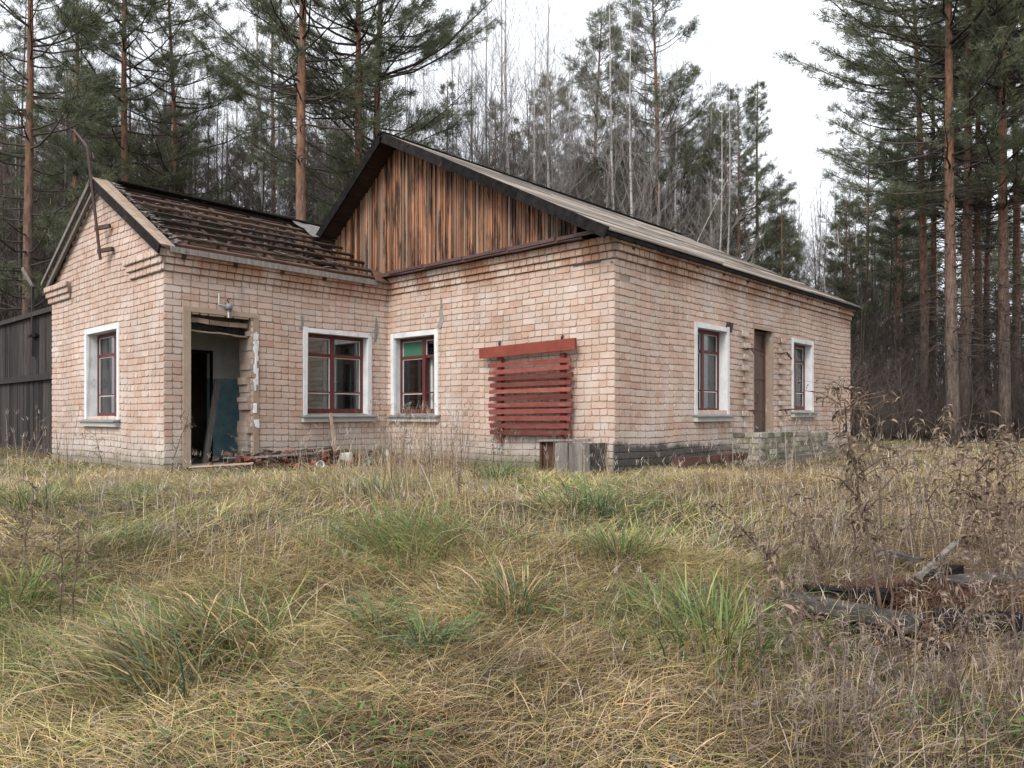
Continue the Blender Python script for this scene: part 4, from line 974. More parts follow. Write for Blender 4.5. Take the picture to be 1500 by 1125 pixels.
# low green herbs
hb = GB()
for px, py, n in ((430, 1095, 260), (350, 1050, 130), (560, 1105, 200), (250, 1110, 90), (1370, 1060, 240), (1290, 1000, 90), (1180, 985, 120), (700, 880, 60), (1440, 1090, 260), (130, 890, 60)):
    c, d = gnd(px, py); q = rng.normal(0, .13, (n, 2)); P = np.stack([c.x + q[:, 0], c.y + q[:, 1], ground(c.x + q[:, 0], c.y + q[:, 1]) + rng.uniform(.01, .10, n)], 1)
    hb.add(*blades(P, rng.uniform(0, 6.28, n), rng.uniform(.7, 1.5, n), rng.uniform(0, .6, n), rng.uniform(.018, .05, n), rng.uniform(.009, .02, n), pick(['green'], n) * .75, 3))
lf_ = GB()
for n, s0, s1 in ((3800, 1.6, 6), (3000, 6, 13)):
    x, y, s_ = scatter(n, s0, s1); n = len(x); P = np.stack([x, y, ground(x, y) + rng.uniform(.01, .06, n)], 1)
    c = np.array([(.10, .06, .04), (.16, .10, .06), (.07, .05, .04), (.30, .23, .10), (.22, .20, .18)])[rng.integers(0, 5, n)]
    lf_.add(*blades(P, rng.uniform(0, 6.28, n), rng.uniform(1.1, 1.8, n), rng.uniform(-.8, .8, n), rng.uniform(.02, .05, n), rng.uniform(.010, .026, n), c, 2))
tag(lf_.obj('leaf_litter'), 'scattered dead leaves and bits lying in the grass', 'leaves', kind='stuff')
tag(hb.obj('low_herbs'), 'low leafy green herbs scattered in the foreground', 'herbs', kind='stuff')
# moss line and litter along the walls
lt = GB(); n = 5000
s = rng.random(n); wl = rng.integers(0, 3, n); off = np.abs(rng.normal(0, .22, n)) + .02
x = np.where(wl == 0, XW + s * 4.93, np.where(wl == 1, XW + off, off)); y = np.where(wl == 0, -off, np.where(wl == 1, YW + s * 3.98, s * 9.3))
lt.add(*blades(np.stack([x, y, ground(x, y)], 1), rng.uniform(0, 6.28, n), rng.uniform(.2, 1.4, n), rng.uniform(0, .8, n), rng.uniform(.03, .13, n), .008 * rng.uniform(.5, 1.3, n), choose(x, y) * .6, 2))
tag(lt.obj('wall_foot_grass'), 'short grass and litter along the foot of the walls', 'grass', kind='stuff')

# ------------------------------------------------------------ dead weeds
def leaf_strip(mb, p, az, ln, wd, droop, curl=0, mi=1):
    d = Vector((math.cos(az), math.sin(az), 0)); sdv = Vector((-d.y, d.x, 0)); cur = Vector(p); vs = []; n = 4
    for k in range(n + 1):
        t = k / n; w_ = wd * math.sin(math.pi * (.12 + .83 * t)); tl = droop * t * 1.5 - .2
        s2 = (sdv * math.cos(curl * t * 2) + Vector((0, 0, 1)) * math.sin(curl * t * 2)) * w_ / 2
        vs += [cur - s2, cur + s2]; cur = cur + (d * math.cos(tl) - Vector((0, 0, 1)) * math.sin(tl)) * ln / n
    mb.add(vs, [(2 * k, 2 * k + 1, 2 * k + 3, 2 * k + 2) for k in range(n)], mi)
def weed(px, py, top, label, leaves=30, seed=1, depth=None, side=6, leafy=.35, sc=1.0, mat_='dead_leaf', r0=.008):
    """px,py: foot in the picture; top = (dx, height m): sideways lean and height"""
    r = random.Random(seed)
    if depth: c = atd(px, depth); d = depth
    else: c, d = gnd(px, py)
    o = empty('dead_weed', c); tag(o, label, 'weed', 'dead weeds'); st = MB(); lf = MB()
    rt = Vector((RT[0], RT[1], 0)); H = top[1]; pts = []
    for k in range(9):
        t = k / 8; pts.append(rt * top[0] * t ** 1.2 + Vector((r.uniform(-.012, .012), r.uniform(-.012, .012), H * t)))
    st.tube(pts, [r0 * (1 - .75 * k / 8) for k in range(9)], 5)
    at = lambda t: pts[min(int(t * 8), 7)].lerp(pts[min(int(t * 8), 7) + 1], t * 8 - min(int(t * 8), 7))
    for k in range(side):
        t = r.uniform(.3, .95); p = at(t); az = r.uniform(0, 6.28); ln = r.uniform(.12, .32) * sc
        q = [p, p + Vector((math.cos(az) * ln * .5, math.sin(az) * ln * .5, ln * .35)), p + Vector((math.cos(az) * ln, math.sin(az) * ln, ln * .45))]
        st.tube(q, [r0 * .45, r0 * .3, r0 * .15], 4)
        for j in range(5): leaf_strip(lf, q[0].lerp(q[2], r.uniform(.3, 1)), r.uniform(0, 6.28), r.uniform(.04, .09) * sc, r.uniform(.006, .016) * sc, r.uniform(.8, 2.2), r.uniform(-2.5, 2.5), 0)
    for k in range(int(leaves * 1.05)):
        t = leafy + (1 - leafy) * r.random(); leaf_strip(lf, at(t), r.uniform(0, 6.28), r.uniform(.04, .12) * sc, r.uniform(.007, .019) * sc, r.uniform(.9, 2.4), r.uniform(-2.5, 2.5), 0)
    st.build('stem', M['weed_stem'], o)
    if lf.v: lf.build('leaves', M[mat_], o)
weed(1292, 930, (-.24, 1.28), 'tallest dead weed with brown curled leaves before the side wall', 110, 1, 4.0, 14, .35, 1.15, 'dead_leaf', .012)
weed(1310, 945, (-.10, .85), 'dark bare-stemmed dead weed leaning beside the tallest weed', 18, 2, 3.9, 4)
weed(1420, 900, (.05, .82), 'bushy dead weed hung with brown leaves at the right', 90, 3, 4.4, 11, .3, 1.2)
weed(1470, 900, (-.03, .92), 'leafy dead weed nearest the right edge', 100, 4, 4.2, 12, .3, 1.2)
weed(1390, 860, (.12, .80), 'slender dead weed with drooping leaf tuft behind the bushy weeds', 50, 5, 5.2, 8, .5)
weed(1180, 900, (-.55, .58), 'dead weed arching to the left with curled leaf tip', 45, 6, 4.3, 6, .5)
weed(1140, 950, (-.05, .5), 'short dark dead weed at the edge of the bright tussock', 40, 7, 3.9, 5, .3)
weed(90, 980, (.0, .55), 'black branched dead weed at lower left', 10, 8, 4.0, 7, .2, .9, 'dead_leaf', .007)
weed(105, 975, (.05, .62), 'tall forked dead stem beside the black branched weed', 8, 9, 4.05, 6, .2, .9, 'dead_leaf', .007)
weed(30, 870, (.12, .55), 'dead weed with dark curled leaves at the left edge', 14, 10, 5.0, 5, .3)
weed(280, 1035, (-.01, .22), 'short dark stub of weed below the biggest tussock', 4, 11, 3.6, 2, .4)
weed(628, 770, (.02, .55), 'dark seedy weed stem standing in the dry stalks', 26, 12, 7.6, 4, .3, .7)
weed(672, 780, (.03, .45), 'dark spiky weed right of the dry stalks', 26, 13, 7.4, 4, .3, .7)
weed(690, 775, (.06, .42), 'thin leaning dark weed in mid yard', 22, 14, 7.4, 3, .3, .7)
weed(735, 690, (-.03, .75), 'dead climber hanging over the left side of the red rack', 60, 15, 11.2, 8, .3, .9)
weed(722, 690, (.02, .65), 'dark dead creeper against the wall left of the red rack', 50, 16, 11.6, 5, .2, .7)
weed(590, 690, (.1, .95), 'brown leafy dead weed below the window with the green pane', 60, 17, 12.2, 10, .2, .9)
weed(1350, 760, (.25, 1.05), 'pale dead weed with long drooping leaves before the thicket', 50, 18, 7.0, 6, .6, 1.6)
weed(1290, 740, (-.25, 1.15), 'leaf-hung dead stalk in front of the far house corner', 60, 19, 7.4, 6, .5, 1.5)
weed(1240, 760, (-.15, 1.15), 'reddish dead stalk in front of the far side window', 55, 20, 7.8, 7, .4, 1.3)
weed(150, 690, (-.1, .55), 'dry branched weed at the foot of the wing gable', 12, 21, 11.3, 9, .2)
weed(250, 690, (.25, .85), 'dry branched weed beside the open doorway', 10, 22, 10.2, 10, .2)
weed(352, 675, (-.05, .6), 'pale feathery dead weed growing in the doorway', 20, 23, 10.6, 8, .5, .6)
rw = random.Random(55)
NM = ['thin brown weed', 'bushy brown weed', 'forked brown weed', 'bent brown weed']
for k, (px, d, h, wh) in enumerate(((1180, 3.6, .5, 'left of the burnt heap'), (1235, 3.3, .34, 'in front of the long charred board'), (1330, 3.2, .3, 'in front of the middle of the burnt heap'), (1385, 3.0, .55, 'low in the right foreground'), (1440, 3.3, .75, 'before the boards at the right'), (1490, 3.4, .85, 'by the right edge before the heap'),
    (1210, 4.8, .6, 'behind the left end of the burnt heap'), (1345, 5.0, .8, 'behind the middle of the burnt heap'), (1445, 5.2, .9, 'behind the right end of the burnt heap'), (1485, 4.9, 1.0, 'at the right edge behind the heap'), (1260, 5.6, .75, 'between the heap and the tall dry grass'), (1400, 3.9, .8, 'growing through the burnt heap'), (1255, 4.1, .7, 'growing beside the tallest weed'), (1500, 2.9, .6, 'in the lower right corner'))):
    weed(px, 0, (rw.uniform(-.2, .15), h), NM[k % 4] + ' ' + wh, rw.randrange(6, 40), 100 + k, d, rw.randrange(6, 14), rw.uniform(.15, .5), rw.uniform(.8, 1.2), 'dead_leaf', rw.uniform(.005, .010))
# fuzzy grey seed stalks massed in the right foreground
fz = GB()
r = random.Random(8)
for k in range(250):
    px = r.uniform(1150, 1560) if k % 4 else r.uniform(1090, 1300); py = r.uniform(840, 1180) if k % 3 else r.uniform(720, 860)
    c, d = gnd(px, min(py, 1120)); 
    if py > 1120: c = atd(px, r.uniform(2.3, 3.0)); d = 2.6
    inh = 1130 < px < 1430 and 2.85 < d < 4.6
    if inh and k % 2: continue
    H = r.uniform(.12, .28) if inh else r.uniform(.25, .75) if px > 1200 else r.uniform(.2, .5); lx, ly = r.uniform(-.16, .16), r.uniform(-.16, .16); tone = np.array([(.27, .215, .19), (.20, .15, .125), (.33, .275, .24), (.15, .105, .085), (.38, .31, .22)][r.randrange(5)]) * r.uniform(.75, 1.15)
    n = 1; az = math.atan2(ly, lx); 
    fz.add(*blades(np.array([[c.x, c.y, c.z]]), np.array([az]), np.array([r.uniform(.05, .35)]), np.array([r.uniform(0, .5)]), np.array([H]), np.array([.0065]), tone[None] * .7, 4))
    n = 46; t = rng.random(n) ** .6; lean = .25
    P = np.stack([c.x + math.cos(az) * H * t * math.sin(lean), c.y + math.sin(az) * H * t * math.sin(lean), c.z + H * t * math.cos(lean)], 1) + rng.normal(0, .008, (n, 3))
    fz.add(*blades(P, rng.uniform(0, 6.28, n), rng.uniform(.3, 1.4, n), rng.uniform(.5, 2.6, n), rng.uniform(.025, .07, n), .0035 * np.ones(n), tone[None] * rng.uniform(.8, 1.3, (n, 1)), 3))
tag(fz.obj('seed_stalks'), 'mass of fuzzy grey-brown seed stalks at the lower right', 'weeds', kind='stuff')

# ------------------------------------------------------------ charred boards in the right foreground
bb = [((1140, 915), (1350, 970), .14, .06, .17, 'charred', 'long grey charred board along the front of the burnt heap'),
      ((1210, 925), (1420, 985), .10, .06, .05, 'char', 'black charred beam below the grey board of the burnt heap'),
      ((1290, 905), (1400, 865), .10, .06, .12, 'char', 'short black beam slanting up in the middle of the burnt heap'),
      ((1385, 890), (1540, 885), .14, .04, .17, 'charred', 'flat grey board at the right of the burnt heap'),
      ((1370, 945), (1550, 965), .12, .07, .16, 'char', 'black beam running out of the picture on the right'),
      ((1280, 835), (1345, 858), .09, .03, .16, 'charred', 'small grey slat at the back of the burnt heap'),
      ((1180, 895), (1300, 915), .10, .03, .15, 'char', 'black board behind the long grey board of the burnt heap'),
      ((1345, 905), (1400, 850), .022, .02, .23, 'greyboard', 'pale stick lying across the burnt heap')]
for a, b, wd, th, dz, mm, lab in bb:
    p0, _ = gnd(*a); p1, _ = gnd(*b)
    o = MB().bar((0, 0, dz - .03), tuple(p1 - p0 + Vector((0, 0, dz))), wd, th, (0, 0, 1), .012).build('charred_board', M[mm]); o.location = p0; tag(o, lab, 'board', 'boards of the burnt heap')
hp = GB(); n = 9000; c, d = gnd(1375, 900); q = rng.normal(0, 1, (n, 2)) * np.array([.55, .30]); 
x = c.x + RT[0] * q[:, 0] + AX[0] * q[:, 1]; y = c.y + RT[1] * q[:, 0] + AX[1] * q[:, 1]
hz = .16 * np.exp(-(q[:, 0] / .8) ** 2 - (q[:, 1] / .45) ** 2)
hp.add(*blades(np.stack([x, y, ground(x, y) + hz * rng.uniform(.6, 1.05, n)], 1), rng.uniform(0, 6.28, n), rng.uniform(1.2, 1.7, n), rng.uniform(-.2, .3, n), rng.uniform(.03, .10, n), .005 * np.ones(n), np.array([[.17, .085, .055]]) * rng.uniform(.5, 1.5, (n, 1)), 2))
tag(hp.obj('needle_litter'), 'rust-brown litter heaped between the charred boards', 'litter', kind='stuff')

# ------------------------------------------------------------ trees
def tri_leaves(P, D, n_each, ln, wd, pal, spread=.7):
    """bundles of needles: n_each thin triangles fanning from each point"""
    n = len(P); P = np.repeat(P, n_each, 0); D = np.repeat(D, n_each, 0); m_ = n * n_each
    d = D + rng.normal(0, spread, (m_, 3)); d /= np.linalg.norm(d, axis=1)[:, None] + 1e-9
    s = np.cross(d, rng.normal(0, 1, (m_, 3))); s /= np.linalg.norm(s, axis=1)[:, None] + 1e-9
    L = (ln * rng.uniform(.6, 1.3, m_))[:, None]; Wd = (wd * rng.uniform(.7, 1.3, m_))[:, None]
    base = P + rng.normal(0, .02, (m_, 3))
    V = np.stack([base - s * Wd * .3, base + s * Wd * .3, base + d * L * .6 + s * Wd * .5, base + d * L], 1).reshape(-1, 3)
    T = (np.arange(m_)[:, None, None] * 4 + np.array([[0, 1, 2], [0, 2, 3]])[None]).reshape(-1, 3)
    L_ = np.array(pal); col = np.repeat(L_[rng.integers(0, len(L_), n)], n_each, 0) * rng.uniform(.7, 1.25, (m_, 1))
    return V, T, np.repeat(col, 4, 0)
NEED = [(.13, .155, .09), (.16, .18, .10), (.11, .135, .09), (.19, .195, .11), (.145, .16, .12)]
def make_pine(seed, H, start, rad, dens=1.0, r0=.17, dead=16, shape=.8, tl=.15):
    r = random.Random(seed); tk = MB(); pts = []; bx, by = r.uniform(-.4, .4), r.uniform(-.4, .4)
    for k in range(15):
        t = k / 14; pts.append(Vector((bx * t * t + .06 * math.sin(t * 5 + seed), by * t * t + .06 * math.cos(t * 4 + seed), H * t)))
    tk.tube(pts, [r0 * (1.18 if k == 0 else 1) * (1 - .86 * (k / 14) ** 1.15) for k in range(15)], 10)
    at = lambda z: pts[min(int(z / H * 14), 13)].lerp(pts[min(int(z / H * 14) + 1, 14)], z / H * 14 - min(int(z / H * 14), 13))
    for k in range(dead):                       # bare dead limbs under the crown
        z = H * r.uniform(start * .35, start * 1.15); p = at(z); az = r.uniform(0, 6.28); ln = r.uniform(.5, 1.9); q = [p]
        for j in range(1, 5): q.append(p + Vector((math.cos(az + .1 * j) * ln * j / 4, math.sin(az + .1 * j) * ln * j / 4, ln * (.12 * j / 4 - .35 * (j / 4) ** 2) + r.uniform(-.03, .03))))
        tk.tube(q, [.018, .014, .011, .008, .004], 4, 1, False)
        for j in range(3):
            b0 = q[r.randrange(1, 4)]; a2 = az + r.choice((-1, 1)) * r.uniform(.4, 1.1); l2 = ln * r.uniform(.2, .5); tk.tube([b0, b0 + Vector((math.cos(a2) * l2, math.sin(a2) * l2, r.uniform(-.15, .1)))], [.008, .003], 3, 1, False)
    tips = []; dirs = []; z = H * start
    while z < H * .985:
        t = (z / H - start) / (1 - start)
        for b in range(r.choice((2, 3, 3, 4))):
            if r.random() < .25: continue
            az = r.uniform(0, 6.28); ln = rad * (min(1, .55 + t * 1.6) * (1 - t) ** shape + .07) * r.uniform(.55, 1.2); p = at(z + r.uniform(-.1, .1)); up_ = r.uniform(.0, .25) + .5 * t
            q = [p]
            for j in range(1, 6):
                f = j / 5; q.append(p + Vector((math.cos(az) * ln * f, math.sin(az) * ln * f, ln * (up_ * f - .18 * f * (1 - f) * 2 + .14 * f * f))) + Vector((r.uniform(-.05, .05), r.uniform(-.05, .05), r.uniform(-.04, .04))) * ln * .4)
            rb_ = .007 + .0095 * ln; tk.tube(q, [rb_ * (1 - .8 * j / 5) for j in range(6)], 4, 1, False)
            for s_ in range(int((3 + ln * 4) * dens)):
                f = r.uniform(.48, 1.0); j = min(int(f * 5), 4); p2 = q[j].lerp(q[j + 1], f * 5 - j); a2 = az + r.choice((-1, 1)) * r.uniform(.3, 1.1); l2 = (.18 + .36 * ln * (1.1 - f)) * r.uniform(.6, 1.3)
                e = p2 + Vector((math.cos(a2) * l2, math.sin(a2) * l2, l2 * r.uniform(.05, .55))); tk.tube([p2, e], [.007, .003], 3, 1, False)
                for g_ in range(5 + int(l2 * 8)):
                    f2 = r.uniform(.35, 1.05); tips.append(p2.lerp(e, f2) + Vector((r.gauss(0, .05), r.gauss(0, .05), r.gauss(0, .04)))); dirs.append((e - p2).normalized() + Vector((0, 0, .5)))
        z += r.uniform(.22, .42) * (1.1 - .5 * t)
    P = np.array([tuple(v) for v in tips]); D = np.array([tuple(v) for v in dirs])
    V, T, c = tri_leaves(P, D, 6, tl * 1.05, .013, NEED, .75)
    return tk.mesh('pine_trunk', [M['pine_bark'], M['dark_twig']], True), np_mesh('pine_crown', V, T, M['needle'], c)
def make_bare(seed, H, r0, bark, twig, spread=.45, n1=26, start=.25, fine=1.0):
    r = random.Random(seed); tk = MB(); cw = MB(); pts = []; bx, by = r.uniform(-.6, .6), r.uniform(-.6, .6)
    for k in range(13):
        t = k / 12; pts.append(Vector((bx * t * t + .1 * math.sin(t * 6 + seed), by * t * t + .1 * math.cos(t * 5 + seed), H * t)))
    tk.tube(pts, [r0 * (1 - .9 * k / 12) for k in range(13)], 8)
    at = lambda z: pts[min(int(z / H * 12), 11)].lerp(pts[min(int(z / H * 12) + 1, 12)], z / H * 12 - min(int(z / H * 12), 11))
    def br(p, d, ln, rr, lev):
        n = 4; q = [p]; cur = p; dd = d.copy()
        for j in range(n):
            dd = (dd + Vector((r.gauss(0, .13), r.gauss(0, .13), r.gauss(.05, .10)))).normalized(); cur = cur + dd * ln / n; q.append(cur)
        cw.tube(q, [rr * (1 - .8 * j / n) for j in range(n + 1)], 4 if lev == 1 else 3, 0, False)
        if lev >= 3: return
        for k in range(int((7 if lev == 1 else 5) * fine)):
            f = r.uniform(.2, 1); j = min(int(f * n), n - 1); p2 = q[j].lerp(q[j + 1], f * n - j)
            d2 = (dd + Vector((r.gauss(0, .55), r.gauss(0, .55), r.gauss(.12, .4)))).normalized(); br(p2, d2, ln * r.uniform(.3, .55), rr * .45, lev + 1)
    for k in range(n1):
        t = start + (1 - start) * (k + r.random()) / n1; az = r.uniform(0, 6.28); ln = H * (.26 * (1 - t) ** .7 + .04) * r.uniform(.7, 1.2)
        br(at(H * min(t, .99)), Vector((math.cos(az) * spread, math.sin(az) * spread, 1 - spread * .6)).normalized(), ln, max(.005, r0 * .28 * (1.1 - t)), 1)
    return tk.mesh('bare_trunk', M[bark], True), cw.mesh('bare_crown', M[twig])
VAR = {'pine_a': make_pine(1, 17, .30, 3.0, 1.3, .135, 44, .55), 'pine_b': make_pine(2, 19, .42, 3.2, 1.3, .16, 60, .55), 'pine_c': make_pine(3, 18, .34, 1.9, 1.0, .15, 20, 1.0),
       'pine_d': make_pine(4, 15, .20, 3.1, 1.5, .14, 16, .7), 'young': make_pine(5, 9, .10, 1.6, 1.2, .09, 4, .8, .13), 'pine_e': make_pine(6, 18, .38, 4.3, 1.1, .165, 70, .55),
       'birch_a': make_bare(7, 16, .09, 'birch_bark', 'pale_twig', .42, 30, .2, 1.35), 'birch_b': make_bare(8, 14, .08, 'birch_bark', 'twig', .35, 24),
       'bare_a': make_bare(9, 13, .07, 'twig', 'twig', .5, 30, .12, 1.35), 'bare_b': make_bare(10, 10, .06, 'dark_twig', 'dark_twig', .5, 24, .10), 'brush': make_bare(12, 2.6, .018, 'twig', 'twig', .75, 34, .02, .9), 'bare_c': make_bare(11, 6, .035, 'dark_twig', 'dark_twig', .6, 18, .05)}
KN = {'brus': 'bare_bush', 'pine': 'pine_tree', 'youn': 'pine_tree', 'birc': 'birch_tree', 'bare': 'bare_tree'}
def tree(kind, px, depth, sc, label, rz=0, lean=(0, 0), group=None, zoff=0):
    p = atd(px, depth); o = empty(KN[kind[:4]], (p.x, p.y, p.z - .05 + zoff)); o.rotation_euler = (lean[0], lean[1], rz); o.scale = (sc,) * 3
    tag(o, label, 'tree', group or {'pine_tree': 'pines around the house', 'birch_tree': 'birches around the house', 'bare_tree': 'bare trees around the house', 'bare_bush': 'bare bushes'}[o.name.split('.')[0]])
    tk, cr2 = VAR[kind]; link('trunk', tk, o); link('crown', cr2, o); return o
TREES = [('pine_a', 185, 21, 1.0, 'tall orange-barked pine rising behind the wing ridge at the left', .3), ('pine_a', 262, 23.5, .95, 'slim pine between the pole and the white birch, behind the wing roof', 2.1),
 ('pine_b', 440, 19.5, 1.05, 'stout orange-barked pine left of the boarded gable', 1.0), ('birch_a', 393, 25, 1.1, 'white birch trunk just left of the stout orange pine', .5),
 ('pine_e', 531, 22, 1.0, 'dark dense pine directly behind the gable apex, left stem', 4.0), ('pine_d', 550, 23.5, 1.25, 'dark dense pine directly behind the gable apex, right stem', 2.6),
 ('pine_d', 45, 18.5, 1.0, 'low-crowned pine above the dark fence at the left', 1.7), ('pine_c', 112, 24, .95, 'thin pine standing left of the bent pole', .2), ('pine_c', -25, 22, 1.0, 'pine cut by the left edge of the picture', 3.2),
 ('birch_a', 748, 27, 1.15, 'many-branched pale birch above the middle of the house roof', .9), ('birch_a', 690, 34, 1.0, 'faint pale birch between the gable and the many-branched birch', 2.0), ('birch_b', 655, 30, 1.1, 'thin bare birch just right of the dense dark pines', 4.4),
 ('pine_d', 806, 36, 1.1, 'slim grey-green pine right of the many-branched birch', 1.2), ('pine_d', 868, 32, 1.18, 'slim tall pine with rounded top above the middle of the roof', 2.2), ('young', 905, 40, 1.55, 'very thin small-crowned pine left of the tall orange pine', .6),
 ('pine_d', 965, 28.5, 1.14, 'tall pine with orange lower trunk above the right part of the roof', .4), ('pine_d', 1012, 31, .85, 'dense dark pine just right of the tall orange pine', 5.0),
 ('pine_d', 1083, 30, .90, 'left of the twin pines beyond the far end of the roof', .8), ('pine_c', 1108, 33, .86, 'right of the twin pines beyond the far end of the roof', 2.9), ('young', 1145, 27, 1.0, 'small bushy pine above the far end of the eaves', 1.0),
 ('birch_b', 1172, 36, .9, 'thin white birch just beyond the far end of the roof', .1), ('birch_b', 1236, 33, .85, 'thin white birch behind the far house corner', 2.2), ('young', 1245, 30, 1.05, 'round-topped young pine behind the far house corner', 3.0), ('young', 1312, 27, .9, 'low dark young pine left of the big pine group', 4.2),
 ('pine_b', 1352, 24, .92, 'leftmost leaning red-barked pine of the big right group', 1.9), ('pine_b', 1368, 27, .85, 'slender pine just behind the leftmost of the big right group', 3.9),
 ('pine_e', 1398, 19.5, 1.0, 'thick grey-barked pine, nearest of the big right group', 2.75), ('pine_e', 1412, 21.5, 1.0, 'red-barked pine touching the thick grey-barked pine', .2), ('pine_b', 1432, 25, .9, 'pine in the middle of the big right group', .7), ('pine_b', 1446, 28, .85, 'thin pine behind the middle of the big right group', 5.1),
 ('pine_e', 1468, 20.5, .95, 'stout orange pine second from the right edge', 4.5), ('pine_b', 1490, 24, .9, 'pine at the right edge of the picture', 3.3), ('pine_b', 1540, 19, .95, 'pine just outside the right edge with boughs reaching in', 2.4),
 ('bare_a', 330, 27, 1.0, 'dark bare tree left of the white birch trunk', 1.1), ('bare_a', 300, 31, 1.0, 'bare tree behind the slim pine over the wing roof', 2.2), ('bare_a', 480, 28, .95, 'bare tree in the gap between stout pine and gable', 3.3), ('bare_a', 610, 33, 1.0, 'bare grey tree right behind the gable apex', .4), ('bare_a', 720, 26, .85, 'dark bare tree at the foot of the pale birch', 5.0),
 ('bare_a', 830, 28, .8, 'bare tree low over the middle of the roof', 1.6), ('bare_b', 920, 27, .9, 'small bare tree over the right part of the roof', 2.6), ('bare_a', 1200, 33, .85, 'bare tree beyond the far gable end', .7)]
for t in TREES: tree(*t)
lb = tree('birch_a', 878, 26, .62, 'pale birch leaning to the right over the roof', .4); lb.rotation_euler = Vector((RT[0] * .42, RT[1] * .42, .9)).to_track_quat('Z', 'Y').to_euler()

# far wood, read as one mass: copies of those trees on scattered points (geometry nodes)
def far_wood(name, pts, label, cat):
    me = bpy.data.meshes.new(name); me.from_pydata([p[0] for p in pts], [], [])
    for nm, ty, ix in (('kind', 'INT', 1), ('rot', 'FLOAT', 2), ('scl', 'FLOAT', 3)):
        a = me.attributes.new(nm, ty, 'POINT'); a.data.foreach_set('value', [p[ix] for p in pts])
    o = link(name, me); ng = bpy.data.node_groups.new(name, 'GeometryNodeTree')
    ng.interface.new_socket('Geometry', in_out='INPUT', socket_type='NodeSocketGeometry'); ng.interface.new_socket('Geometry', in_out='OUTPUT', socket_type='NodeSocketGeometry')
    gi = ng.nodes.new('NodeGroupInput'); go = ng.nodes.new('NodeGroupOutput'); jn = ng.nodes.new('GeometryNodeJoinGeometry')
    def attr(nm, ty):
        n_ = ng.nodes.new('GeometryNodeInputNamedAttribute'); n_.data_type = ty; n_.inputs[0].default_value = nm; return n_.outputs[0]
    kd = attr('kind', 'INT'); ro = attr('rot', 'FLOAT'); sc_ = attr('scl', 'FLOAT'); cx = ng.nodes.new('ShaderNodeCombineXYZ'); ng.links.new(ro, cx.inputs[2])
    for ki in sorted({p[1] for p in pts}):
        src = SRC[ki]; cp = ng.nodes.new('FunctionNodeCompare'); cp.data_type = 'INT'; cp.operation = 'EQUAL'
        ins = [s for s in cp.inputs if s.type == 'INT']; ng.links.new(kd, ins[0]); ins[1].default_value = ki
        for ob in src:
            oi = ng.nodes.new('GeometryNodeObjectInfo'); oi.transform_space = 'ORIGINAL'; oi.inputs['Object'].default_value = ob; oi.inputs['As Instance'].default_value = True
            ip = ng.nodes.new('GeometryNodeInstanceOnPoints'); ng.links.new(gi.outputs[0], ip.inputs['Points']); ng.links.new(cp.outputs[0], ip.inputs['Selection'])
            ng.links.new(oi.outputs['Geometry'], ip.inputs['Instance']); ng.links.new(cx.outputs[0], ip.inputs['Rotation']); ng.links.new(sc_, ip.inputs['Scale']); ng.links.new(ip.outputs[0], jn.inputs[0])
    ng.links.new(jn.outputs[0], go.inputs[0]); md = o.modifiers.new('scatter', 'NODES'); md.node_group = ng
    tag(o, label, cat, kind='stuff'); return o
KINDS = list(VAR)
SRC = {}
for i, k in enumerate(KINDS):
    found = [o for o in bpy.data.objects if o.type == 'MESH' and o.data in VAR[k]]
    SRC[i] = [next(o for o in found if o.data is VAR[k][0]), next(o for o in found if o.data is VAR[k][1])] if found else None
r = random.Random(77); pts = []
def put(kind, px, d, sc): p = atd(px, d); pts.append(((p.x, p.y, p.z), KINDS.index(kind), r.uniform(0, 6.28), sc))
def gap(px): return 1105 < px < 1225
for k in range(210):
    px = r.uniform(-250, 1750); d = r.uniform(34, 75)
    kd_ = r.choice(('pine_a', 'pine_c', 'pine_d', 'birch_a', 'birch_b', 'bare_a', 'bare_a', 'bare_a', 'pine_c'))
    sc = r.uniform(.75, 1.05)
    if 1020 < px < 1240: sc *= .5 + .1 * r.random(); kd_ = r.choice(('bare_a', 'birch_b', 'young', 'bare_a'))
    elif 560 < px < 1020: sc *= .80; kd_ = r.choice(('birch_a', 'birch_b', 'bare_a', 'bare_a', 'pine_c'))
    put(kd_, px, d, sc)
for k in range(150):
    px = r.uniform(-250, 700); d = r.uniform(24, 45)
    put(r.choice(('bare_b', 'bare_a', 'bare_b')), px, d, r.uniform(.7, 1.05))
for k in range(110):
    px = r.uniform(1190, 1750); d = r.uniform(25, 45); put(r.choice(('bare_b', 'bare_c', 'bare_b')), px, d, r.uniform(.6, .95))
for k in range(60): put(r.choice(('bare_b', 'young')), r.uniform(640, 1250), r.uniform(30, 50), r.uniform(.6, .9))
for k in range(80): put(r.choice(('bare_a', 'birch_b', 'birch_a', 'birch_a')), r.uniform(560, 1100), r.uniform(25, 38), r.uniform(.7, 1.08))
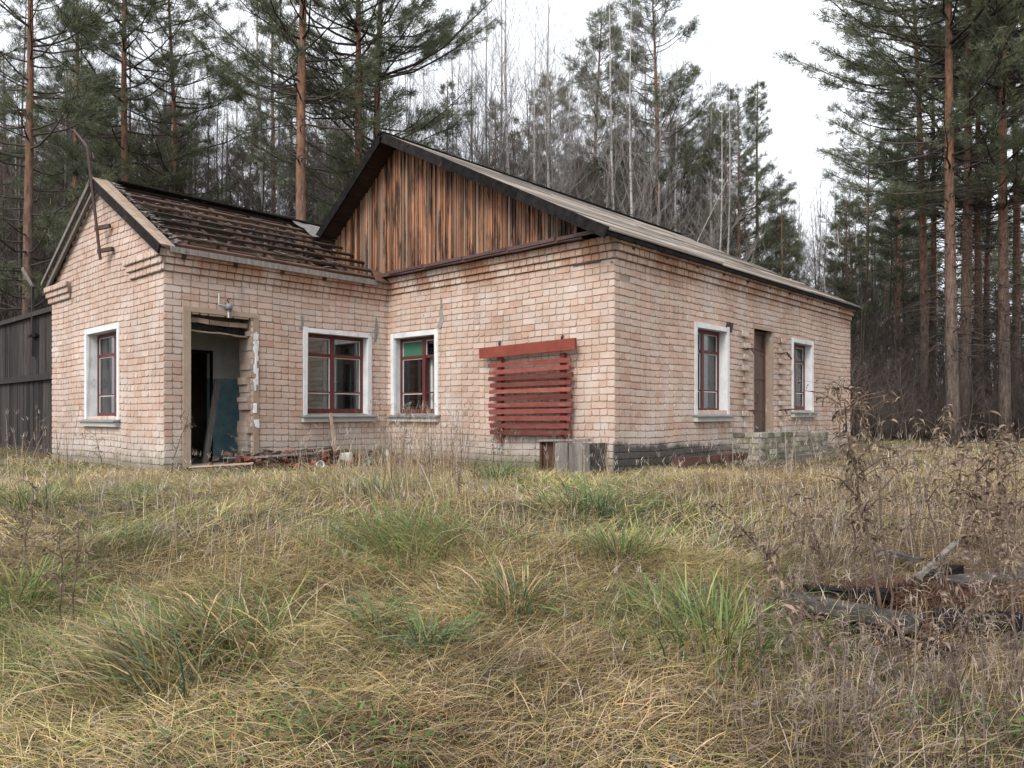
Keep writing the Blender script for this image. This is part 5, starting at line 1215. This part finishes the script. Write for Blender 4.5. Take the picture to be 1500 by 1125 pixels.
for k in range(40): put(r.choice(('pine_d', 'pine_c', 'pine_c', 'pine_a')), r.uniform(640, 1090), r.uniform(32, 42), r.uniform(.6, .95))
for k in range(90): put(r.choice(('bare_a', 'birch_b', 'bare_a', 'birch_a', 'bare_a')), r.uniform(-150, 600), r.uniform(25, 38), r.uniform(.85, 1.2))
for k in range(40): put(r.choice(('pine_d', 'pine_a', 'pine_c')), r.uniform(-150, 620), r.uniform(30, 42), r.uniform(.7, 1.0))
for k in range(26): put(r.choice(('birch_b', 'bare_a', 'birch_b', 'bare_a', 'young')), r.uniform(1120, 1250), r.uniform(29, 42), r.uniform(.72, .92))
for k in range(26):      # the wood goes on along the right side of the yard
    x_, y_ = r.uniform(13, 26), r.uniform(-6, 24); pts.append(((x_, y_, float(ground(x_, y_))), KINDS.index(r.choice(('pine_b', 'pine_e', 'pine_d', 'bare_a'))), r.uniform(0, 6.28), r.uniform(.8, 1.05)))
tree('brush', 1275, 22, 1.0, 'low brown bare bush near the far house corner', .3); tree('bare_b', 1300, 27, .9, 'dark bare sapling between far house corner and the big pines', .3); tree('bare_c', 1262, 24, 1.0, 'low dark bush just right of the far house corner', 1.3)
for i in (KINDS.index('bare_b'), KINDS.index('bare_c'), KINDS.index('brush')):
    found = [o for o in bpy.data.objects if o.type == 'MESH' and o.data in VAR[KINDS[i]]]; SRC[i] = [next(o for o in found if o.data is VAR[KINDS[i]][0]), next(o for o in found if o.data is VAR[KINDS[i]][1])]
far_wood('far_wood', pts, 'grey mixed wood of pines, birches and bare trees far behind', 'wood')
# thicket of bare brush at the wood's edge
r = random.Random(78); pts = []
for k in range(420):
    px = r.uniform(1235, 1760); d = r.uniform(22.5, 31); put('bare_c', px, d, r.uniform(.28, .72))
for k in range(260):
    px = r.uniform(-260, 640); d = r.uniform(20 if px < 70 else 24, 34); put('bare_c', px, d, r.uniform(.5, 1.0))
for k in range(330): put('brush', r.uniform(1250, 1780), r.uniform(20.5, 26), r.uniform(.5, 1.15))
far_wood('brush_thicket', pts, 'dense dark brush of bare twigs along the edge of the wood', 'brush')
